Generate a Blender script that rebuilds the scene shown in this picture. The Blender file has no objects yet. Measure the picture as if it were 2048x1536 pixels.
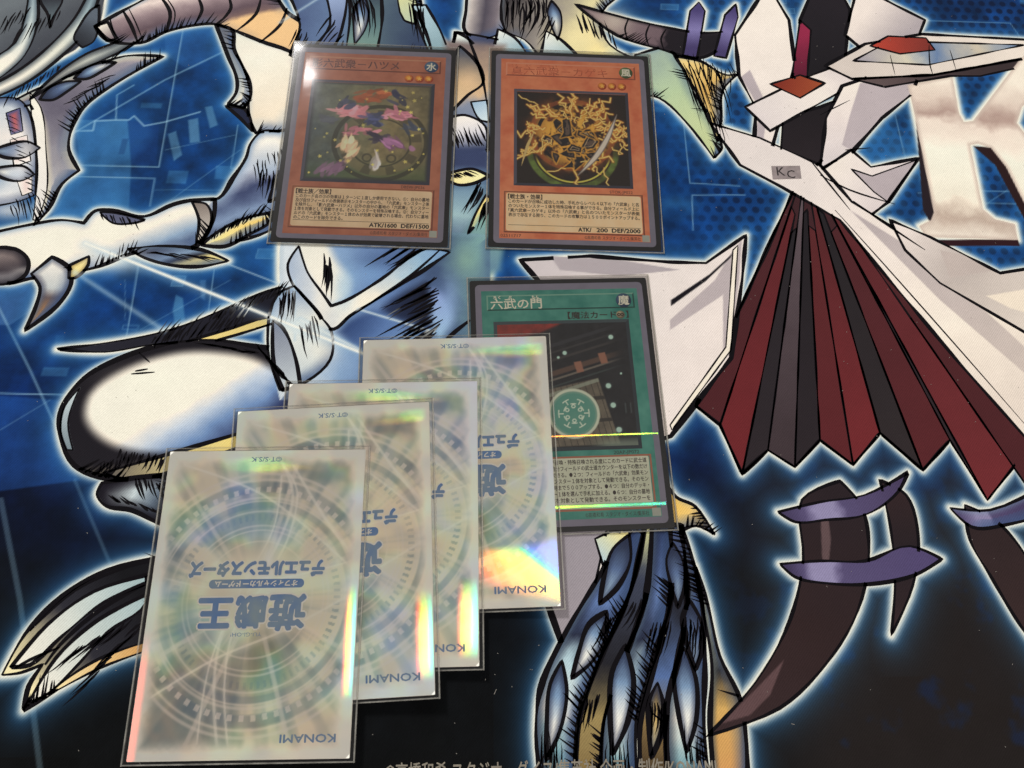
import bpy, math, random
import numpy as np
from mathutils import Matrix, Vector

random.seed(7)
rng = np.random.default_rng(7)
MM = 0.001
scene = bpy.context.scene
C = scene.collection

# ------------------------------------------------------------------ camera
cam_d = bpy.data.cameras.new('camera')
cam_d.sensor_width = 36.0
cam_d.lens = 1500.0 / 2048.0 * 36.0
cam_d.clip_start = 0.01
cam_d.clip_end = 50.0
cam = bpy.data.objects.new('camera', cam_d)
C.objects.link(cam)
_r = Vector((0.99887, -0.00975, 0.04652)); _f = Vector((0.0471, 0.33513, -0.94099))
_r.normalize(); _f.normalize(); _u = _r.cross(_f)
CAM_POS = Vector((0, 0, 0.23711))
cam.matrix_world = Matrix(((_r.x, _u.x, -_f.x, CAM_POS.x), (_r.y, _u.y, -_f.y, CAM_POS.y),
                           (_r.z, _u.z, -_f.z, CAM_POS.z), (0, 0, 0, 1)))
scene.camera = cam

# ------------------------------------------------------------------ light of the room: dim walls and ceiling, three lamps
world = bpy.data.worlds.new('World')
scene.world = world
world.use_nodes = True
wbg = world.node_tree.nodes['Background']
wbg.inputs['Color'].default_value = (1.0, 0.955, 0.91, 1)
wbg.inputs['Strength'].default_value = 0.33

def lamp(name, loc, target, size, power, color):
    l = bpy.data.lights.new(name, 'AREA')
    l.shape = 'DISK'; l.size = size; l.energy = power; l.color = color
    o = bpy.data.objects.new(name, l); C.objects.link(o)
    o.location = loc
    o.rotation_euler = (Vector(target) - Vector(loc)).to_track_quat('-Z', 'Y').to_euler()
    return o
KEY_POS = (-1.28, 2.85, 2.10)
BACK_POS = (0.55, -0.85, 2.20)
lamp('ceiling_lamp_far', KEY_POS, (0, 0.12, 0), 0.60, 122.0, (1.0, 0.965, 0.93))
lamp('ceiling_lamp_near', BACK_POS, (0, 0.12, 0), 0.42, 29.0, (1.0, 0.94, 0.87))
lamp('bulb_far', (-0.66, 2.10, 2.12), (0, 0.15, 0), 0.05, 0.6, (1.0, 0.97, 0.95))

scene.view_settings.view_transform = 'Standard'
scene.view_settings.look = 'None'
scene.view_settings.exposure = 0.0
scene.view_settings.gamma = 1.0
scene.view_settings.use_curve_mapping = False
scene.render.engine = 'CYCLES'
scene.cycles.max_bounces = 8
scene.cycles.transparent_max_bounces = 24
scene.cycles.use_light_tree = False
scene.cycles.caustics_reflective = False
scene.cycles.caustics_refractive = False

# ------------------------------------------------------------------ helpers
def lin(c):
    c = np.asarray(c, float) / 255.0
    return np.where(c <= 0.04045, c / 12.92, ((c + 0.055) / 1.055) ** 2.4)
def lin4(c):
    v = lin(c); return (float(v[0]), float(v[1]), float(v[2]), 1.0)

class NT:
    def __init__(self, name):
        self.m = bpy.data.materials.new(name); self.m.use_nodes = True
        self.t = self.m.node_tree; self.t.nodes.clear()
        self.out = self.n('ShaderNodeOutputMaterial')
    def n(self, kind, **kw):
        nd = self.t.nodes.new(kind)
        for k, v in kw.items():
            if k.startswith('_'): setattr(nd, k[1:], v)
            else: nd.inputs[k.replace('__', ' ')].default_value = v
        return nd
    def l(self, a, b): self.t.links.new(a, b)
    def mix(self, fac, a, b, blend='MIX'):
        nd = self.n('ShaderNodeMix', _data_type='RGBA', _blend_type=blend)
        for s, v in ((nd.inputs[0], fac), (nd.inputs[6], a), (nd.inputs[7], b)):
            if isinstance(v, bpy.types.NodeSocket): self.l(v, s)
            else: s.default_value = v
        return nd.outputs[2]
    def math(self, op, a, b=0.0):
        nd = self.n('ShaderNodeMath', _operation=op)
        for s, v in ((nd.inputs[0], a), (nd.inputs[1], b)):
            if isinstance(v, bpy.types.NodeSocket): self.l(v, s)
            else: s.default_value = v
        return nd.outputs[0]
    def vmath(self, op, a, b=None, scale=None):
        nd = self.n('ShaderNodeVectorMath', _operation=op)
        for s, v in ((nd.inputs[0], a), (nd.inputs[1], b)):
            if v is None: continue
            if isinstance(v, bpy.types.NodeSocket): self.l(v, s)
            else: s.default_value = v
        if scale is not None: nd.inputs['Scale'].default_value = scale
        return nd.outputs[0]

def noise(T, scale, detail=3.0, rough=0.5):
    tc = T.n('ShaderNodeTexCoord')
    nz = T.n('ShaderNodeTexNoise', Scale=scale, Detail=detail, Roughness=rough)
    T.l(tc.outputs['Object'], nz.inputs['Vector'])
    return nz.outputs['Fac']

def ramp(T, fac, stops):
    r = T.n('ShaderNodeValToRGB')
    e = r.color_ramp.elements
    while len(e) < len(stops): e.new(0.5)
    for i, (p, c) in enumerate(stops):
        e[i].position = p; e[i].color = c
    T.l(fac, r.inputs['Fac'])
    return r.outputs['Color']

def mat_print(name, color, rough=0.32, var=0.12, scale=220.0, spec=0.4):
    """printed card stock: one ink colour with a slight mottle"""
    T = NT(name)
    c = np.array(lin(color))
    lo = tuple(float(v) for v in c * (1 - var)) + (1,); hi = tuple(float(v) for v in np.minimum(c * (1 + var), 0.95)) + (1,)
    col = ramp(T, noise(T, scale, 4), [(0.3, lo), (0.7, hi)])
    b = T.n('ShaderNodeBsdfPrincipled', Roughness=rough)
    b.inputs['Specular IOR Level'].default_value = spec
    T.l(col, b.inputs['Base Color']); T.l(b.outputs[0], T.out.inputs['Surface'])
    return T.m

def mat_frame(name, a, b_, scale=110.0):
    """marbled card frame"""
    T = NT(name)
    f = noise(T, scale, 3.0, 0.55)
    col = ramp(T, f, [(0.32, lin4(a)), (0.70, lin4(b_))])
    b = T.n('ShaderNodeBsdfPrincipled', Roughness=0.34)
    b.inputs['Specular IOR Level'].default_value = 0.4
    T.l(col, b.inputs['Base Color']); T.l(b.outputs[0], T.out.inputs['Surface'])
    return T.m

def mat_vcol(name, rough=0.32, spec=0.4, fabric=False):
    """printed picture carried by the mesh's own colours"""
    T = NT(name)
    at = T.n('ShaderNodeAttribute', _attribute_name='ink')
    b = T.n('ShaderNodeBsdfPrincipled', Roughness=rough)
    b.inputs['Specular IOR Level'].default_value = spec
    col = at.outputs['Color']
    if fabric:
        f = noise(T, 1500.0, 2.0, 0.6)
        g = noise(T, 90.0, 3.0, 0.6)
        col = T.mix(1.0, col, ramp(T, f, [(0.25, (0.88, 0.88, 0.88, 1)), (0.75, (1.0, 1.0, 1.0, 1))]), 'MULTIPLY')
        col = T.mix(1.0, col, ramp(T, g, [(0.3, (0.92, 0.92, 0.92, 1)), (0.7, (1.0, 1.0, 1.0, 1))]), 'MULTIPLY')
        tc = T.n('ShaderNodeTexCoord')
        mp = T.n('ShaderNodeMapping'); mp.inputs['Rotation'].default_value = (0, 0, math.radians(40))
        T.l(tc.outputs['Object'], mp.inputs['Vector'])
        wv = T.n('ShaderNodeTexWave', Scale=480.0, Distortion=1.5, Detail=1.0)
        T.l(mp.outputs[0], wv.inputs['Vector'])
        col = T.mix(1.0, col, ramp(T, wv.outputs['Fac'], [(0.2, (0.88, 0.88, 0.88, 1)), (0.8, (1.0, 1.0, 1.0, 1))]), 'MULTIPLY')
        bp = T.n('ShaderNodeBump', Strength=0.22, Distance=0.0002)
        T.l(T.math('ADD', wv.outputs['Fac'], f), bp.inputs['Height'])
        T.l(bp.outputs[0], b.inputs['Normal'])
        b.inputs['Sheen Weight'].default_value = 0.025
        b.inputs['Sheen Roughness'].default_value = 0.5
    T.l(col, b.inputs['Base Color']); T.l(b.outputs[0], T.out.inputs['Surface'])
    return T.m

def mat_film(name, rough=0.035, haze=0.22, tint=(0.985, 0.98, 0.975)):
    """thin clear plastic: straight transmission plus Fresnel reflection, a little hazy"""
    T = NT(name)
    tr = T.n('ShaderNodeBsdfTransparent', Color=tint + (1,))
    g1 = T.n('ShaderNodeBsdfGlossy', Roughness=rough, Color=(1, 1, 1, 1))
    g2 = T.n('ShaderNodeBsdfGlossy', Roughness=haze, Color=(1, 1, 1, 1))
    mg = T.n('ShaderNodeMixShader', Fac=0.30); T.l(g1.outputs[0], mg.inputs[1]); T.l(g2.outputs[0], mg.inputs[2])
    fr = T.n('ShaderNodeFresnel', IOR=1.5)
    bp = T.n('ShaderNodeBump', Strength=0.10, Distance=0.0004)
    T.l(noise(T, 70.0, 2.0, 0.5), bp.inputs['Height'])
    for nd in (g1, g2, fr): T.l(bp.outputs[0], nd.inputs['Normal'])
    T.l(T.math('ADD', T.math('MULTIPLY', noise(T, 60.0, 1.0, 0.5), 0.05), 0.06), g1.inputs['Roughness'])
    f = T.math('MULTIPLY', fr.outputs[0], 1.05)
    mx = T.n('ShaderNodeMixShader'); T.l(f, mx.inputs[0]); T.l(tr.outputs[0], mx.inputs[1]); T.l(mg.outputs[0], mx.inputs[2])
    T.l(mx.outputs[0], T.out.inputs['Surface'])
    return T.m

def mat_seam(name):
    T = NT(name)
    tr = T.n('ShaderNodeBsdfTransparent', Color=(0.9, 0.89, 0.86, 1))
    b = T.n('ShaderNodeBsdfPrincipled', Roughness=0.18)
    b.inputs['Base Color'].default_value = (0.42, 0.41, 0.37, 1)
    nz = noise(T, 260.0, 3.0, 0.6)
    mx = T.n('ShaderNodeMixShader'); T.l(T.math('MULTIPLY', nz, 0.75), mx.inputs[0])
    T.l(tr.outputs[0], mx.inputs[1]); T.l(b.outputs[0], mx.inputs[2])
    T.l(mx.outputs[0], T.out.inputs['Surface'])
    return T.m

def mat_foil(name, sharp=0.10, wide=0.30, base=True, gain=0.07):
    """holographic foil: three coloured lobes whose facets lean by slightly different angles, as a grating spreads light"""
    T = NT(name)
    ink = T.n('ShaderNodeAttribute', _attribute_name='ink')
    d = T.n('ShaderNodeBsdfPrincipled', Roughness=0.30)
    d.inputs['Specular IOR Level'].default_value = 0.5
    T.l(ink.outputs['Color'], d.inputs['Base Color'])
    geo = T.n('ShaderNodeNewGeometry')
    acc = d.outputs[0]
    for attr, rough, k in (('lean_a', sharp, 1.0), ('lean_b', wide, 1.0)):
        at = T.n('ShaderNodeAttribute', _attribute_name=attr)
        w = T.n('ShaderNodeAttribute', _attribute_name=attr + '_w')
        for kk, tint in ((1.35, (1.0, 0.06, 0.03)), (1.14, (0.7, 0.45, 0.0)), (1.0, (0.06, 0.9, 0.06)), (0.80, (0.0, 0.4, 0.6)), (0.65, (0.12, 0.06, 1.0))):
            vt = T.n('ShaderNodeVectorTransform', _vector_type='VECTOR', _convert_from='OBJECT', _convert_to='WORLD')
            T.l(T.vmath('SCALE', at.outputs['Vector'], scale=kk), vt.inputs[0])
            nn = T.vmath('NORMALIZE', T.vmath('ADD', geo.outputs['Normal'], vt.outputs[0]))
            g = T.n('ShaderNodeBsdfGlossy', Roughness=rough)
            col = T.mix(1.0, w.outputs['Color'], tuple(gain * t for t in tint) + (1,), 'MULTIPLY')
            T.l(col, g.inputs['Color']); T.l(nn, g.inputs['Normal'])
            ad = T.n('ShaderNodeAddShader'); T.l(acc, ad.inputs[0]); T.l(g.outputs[0], ad.inputs[1])
            acc = ad.outputs[0]
    T.l(acc, T.out.inputs['Surface'])
    return T.m

def mesh_obj(name, verts, faces, mat, parent=None, smooth=False):
    me = bpy.data.meshes.new(name)
    me.from_pydata([tuple(v) for v in verts], [], faces)
    me.update()
    if smooth: me.polygons.foreach_set('use_smooth', [True] * len(me.polygons))
    me.materials.append(mat)
    o = bpy.data.objects.new(name, me); C.objects.link(o)
    if parent: o.parent = parent
    return o

def grid_mesh(name, xs, ys, z, mat, colors, parent=None):
    """rectangular sheet (mm) with one colour per vertex; xs, ys ascending"""
    nx, ny = len(xs), len(ys)
    X, Y = np.meshgrid(xs, ys)
    co = np.stack([X.ravel(), Y.ravel(), np.broadcast_to(z, X.shape).ravel()], 1) * MM
    me = bpy.data.meshes.new(name)
    me.vertices.add(nx * ny); me.vertices.foreach_set('co', co.astype(np.float32).ravel())
    idx = np.arange(nx * ny).reshape(ny, nx)
    q = np.stack([idx[:-1, :-1], idx[:-1, 1:], idx[1:, 1:], idx[1:, :-1]], -1).reshape(-1, 4)
    me.loops.add(q.size); me.loops.foreach_set('vertex_index', q.astype(np.int32).ravel())
    me.polygons.add(len(q)); me.polygons.foreach_set('loop_start', (np.arange(len(q)) * 4).astype(np.int32))
    me.update(calc_edges=True)
    set_ink(me, colors.reshape(-1, 3))
    me.materials.append(mat)
    o = bpy.data.objects.new(name, me); C.objects.link(o)
    if parent: o.parent = parent
    return o

def set_ink(me, srgb):
    c = np.ones((len(me.vertices), 4), np.float32)
    c[:, :3] = np.minimum(lin(np.clip(srgb, 0, 255)), 0.86)
    at = me.color_attributes.new('ink', 'FLOAT_COLOR', 'POINT'); at.data.foreach_set('color', c.ravel())

def set_vec(me, name, v):
    at = me.attributes.new(name, 'FLOAT_VECTOR', 'POINT'); at.data.foreach_set('vector', v.astype(np.float32).ravel())

def rounded_rect(cx, cy, w, h, r, seg=4):
    pts = []
    for sx, sy, a0 in ((1, 1, 0), (-1, 1, 90), (-1, -1, 180), (1, -1, 270)):
        for k in range(seg + 1):
            a = math.radians(a0 + 90 * k / seg)
            pts.append((cx + sx * (w / 2 - r) + r * math.cos(a), cy + sy * (h / 2 - r) + r * math.sin(a)))
    return pts

def plate(name, pts, z0, z1, mat, parent, bevel=0.0):
    """flat plate with a real thickness from an outline in mm"""
    n = len(pts)
    v = [(x * MM, y * MM, z0 * MM) for x, y in pts] + [(x * MM, y * MM, z1 * MM) for x, y in pts]
    f = [tuple(range(n, 2 * n)), tuple(range(n - 1, -1, -1))] + [(i, (i + 1) % n, n + (i + 1) % n, n + i) for i in range(n)]
    return mesh_obj(name, v, f, mat, parent)

def bars(name, rects, z0, z1, mat, parent):
    v, f = [], []
    for x0, y0, x1, y1 in rects:
        b = len(v)
        v += [(x * MM, y * MM, z * MM) for z in (z0, z1) for x, y in ((x0, y0), (x1, y0), (x1, y1), (x0, y1))]
        f += [(b + 4, b + 5, b + 6, b + 7)] + [(b + i, b + (i + 1) % 4, b + 4 + (i + 1) % 4, b + 4 + i) for i in range(4)]
    return mesh_obj(name, v, f, mat, parent)

def text_geo(body, height, width=None, bold=0.0, res=2):
    """glyph outlines as flat faces; height = em size in mm, optionally squeezed to a width; origin left, baseline"""
    cu = bpy.data.curves.new('lettering', 'FONT')
    cu.body = body; cu.size = 1.0; cu.resolution_u = res
    o = bpy.data.objects.new('lettering', cu); C.objects.link(o)
    dg = bpy.context.evaluated_depsgraph_get()
    me = bpy.data.meshes.new_from_object(o.evaluated_get(dg))
    n = len(me.vertices)
    co = np.zeros(n * 3, np.float32); me.vertices.foreach_get('co', co); co = co.reshape(-1, 3)[:, :2].astype(float)
    faces = [tuple(p.vertices) for p in me.polygons]
    bpy.data.objects.remove(o); bpy.data.curves.remove(cu); bpy.data.meshes.remove(me)
    if n == 0: return co, faces
    co[:, 0] -= co[:, 0].min()
    co *= height
    if width: co[:, 0] *= width / max(co[:, 0].max(), 1e-6)
    return co, faces

def lettering(name, items, z, mat, parent, rot180=False):
    """items: (text, x, y, em height mm, width or None, align 'l'/'r'/'c', bold)"""
    V, F = [], []
    for body, x, y, h, w, al, bold in items:
        co, fc = text_geo(body, h, w, bold)
        if len(co) == 0: continue
        ww = co[:, 0].max()
        co = co + [x - (0 if al == 'l' else ww if al == 'r' else ww / 2), y]
        if rot180: co = -co
        nb = 0 if bold <= 0 else (4 if bold < 0.3 else 10)          # heavier strokes: stacked prints, each a hair beside the last
        offs = [(0.0, 0.0)] + [(bold * math.cos(6.2832 * k / nb), bold * math.sin(6.2832 * k / nb)) for k in range(nb)]
        for k, (ox, oy) in enumerate(offs):
            b = len(V)
            V += [((a + ox) * MM, (c + oy) * MM, (z + 0.0015 * k) * MM) for a, c in co]
            F += [tuple(b + i for i in f) for f in fc]
    return mesh_obj(name, V, F, mat, parent)

def empty(name, label=None, cat=None, group=None, loc=(0, 0, 0)):
    o = bpy.data.objects.new(name, None); C.objects.link(o)
    o.empty_display_size = 0.02
    o.location = loc
    if label: o['label'] = label
    if cat: o['category'] = cat
    if group: o['group'] = group
    return o

# --- smooth value noise on arrays, for the printed pictures
def vnoise(x, y, cell, seed=0):
    r = np.random.default_rng(seed); g = r.random((64, 64))
    u, v = x / cell, y / cell
    i, j = np.floor(u).astype(int), np.floor(v).astype(int)
    fu, fv = u - i, v - j
    fu, fv = fu * fu * (3 - 2 * fu), fv * fv * (3 - 2 * fv)
    a = g[i % 64, j % 64]; b = g[(i + 1) % 64, j % 64]; c = g[i % 64, (j + 1) % 64]; d = g[(i + 1) % 64, (j + 1) % 64]
    return (a * (1 - fu) + b * fu) * (1 - fv) + (c * (1 - fu) + d * fu) * fv
def fbm(x, y, cell, seed=0, octs=4):
    s, t, amp = 0, 0, 1.0
    for k in range(octs):
        s = s + amp * vnoise(x, y, cell / 2 ** k, seed + k); t += amp; amp *= 0.55
    return s / t
def sstep(a, b, x):
    t = np.clip((x - a) / (b - a), 0, 1); return t * t * (3 - 2 * t)
def over(img, col, a):
    """lay a colour (or colour array) over img with coverage a"""
    a = np.asarray(a)[..., None]
    img[...] = img * (1 - a) + np.asarray(col, float) * a

def seg_dist(X, Y, p, q):
    dx, dy = q[0] - p[0], q[1] - p[1]
    L = dx * dx + dy * dy + 1e-12
    t = np.clip(((X - p[0]) * dx + (Y - p[1]) * dy) / L, 0, 1)
    return np.hypot(X - p[0] - t * dx, Y - p[1] - t * dy)
def poly_sd(X, Y, P):
    """signed distance to a closed outline, negative inside"""
    d = np.full(X.shape, 1e9); ins = np.zeros(X.shape, bool)
    n = len(P)
    for i in range(n):
        p, q = P[i], P[(i + 1) % n]
        dx, dy = q[0] - p[0], q[1] - p[1]
        L = dx * dx + dy * dy + 1e-12
        ax, ay = X - p[0], Y - p[1]
        t = np.clip((ax * dx + ay * dy) / L, 0, 1)
        np.minimum(d, (ax - t * dx) ** 2 + (ay - t * dy) ** 2, out=d)
        if p[1] != q[1]:
            c = ((p[1] > Y) != (q[1] > Y)) & (X < dx * (Y - p[1]) / dy + p[0])
            ins ^= c
    d = np.sqrt(d)
    return np.where(ins, -d, d)
def polyline_sd(X, Y, P):
    d = seg_dist(X, Y, P[0], P[1])
    for i in range(1, len(P) - 1): d = np.minimum(d, seg_dist(X, Y, P[i], P[i + 1]))
    return d
def spline(P, closed=True, sub=5, corner=62.0):
    """Catmull-Rom through the points; sharp turns stay corners"""
    P = [np.array(p, float) for p in P]; n = len(P); tan = []
    for i in range(n):
        if not closed and i in (0, n - 1): tan.append(np.zeros(2)); continue
        a, b = P[i] - P[i - 1], P[(i + 1) % n] - P[i]
        la, lb = np.linalg.norm(a) + 1e-9, np.linalg.norm(b) + 1e-9
        ang = math.degrees(math.acos(max(-1, min(1, float(a @ b) / la / lb))))
        tan.append(np.zeros(2) if ang > corner else (a / la + b / lb) * 0.5)
    out = []
    for i in range(n if closed else n - 1):
        p, q = P[i], P[(i + 1) % n]; L = np.linalg.norm(q - p)
        m0, m1 = tan[i] * L, tan[(i + 1) % n] * L
        for k in range(sub):
            t = k / sub; t2, t3 = t * t, t ** 3
            out.append((2 * t3 - 3 * t2 + 1) * p + (t3 - 2 * t2 + t) * m0 + (-2 * t3 + 3 * t2) * q + (t3 - t2) * m1)
    if not closed: out.append(P[-1])
    return np.array(out)
def grad(stops, t):
    ts = [s[0] for s in stops]
    return np.stack([np.interp(t, ts, [s[1][k] for s in stops]) for k in range(3)], -1)

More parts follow.
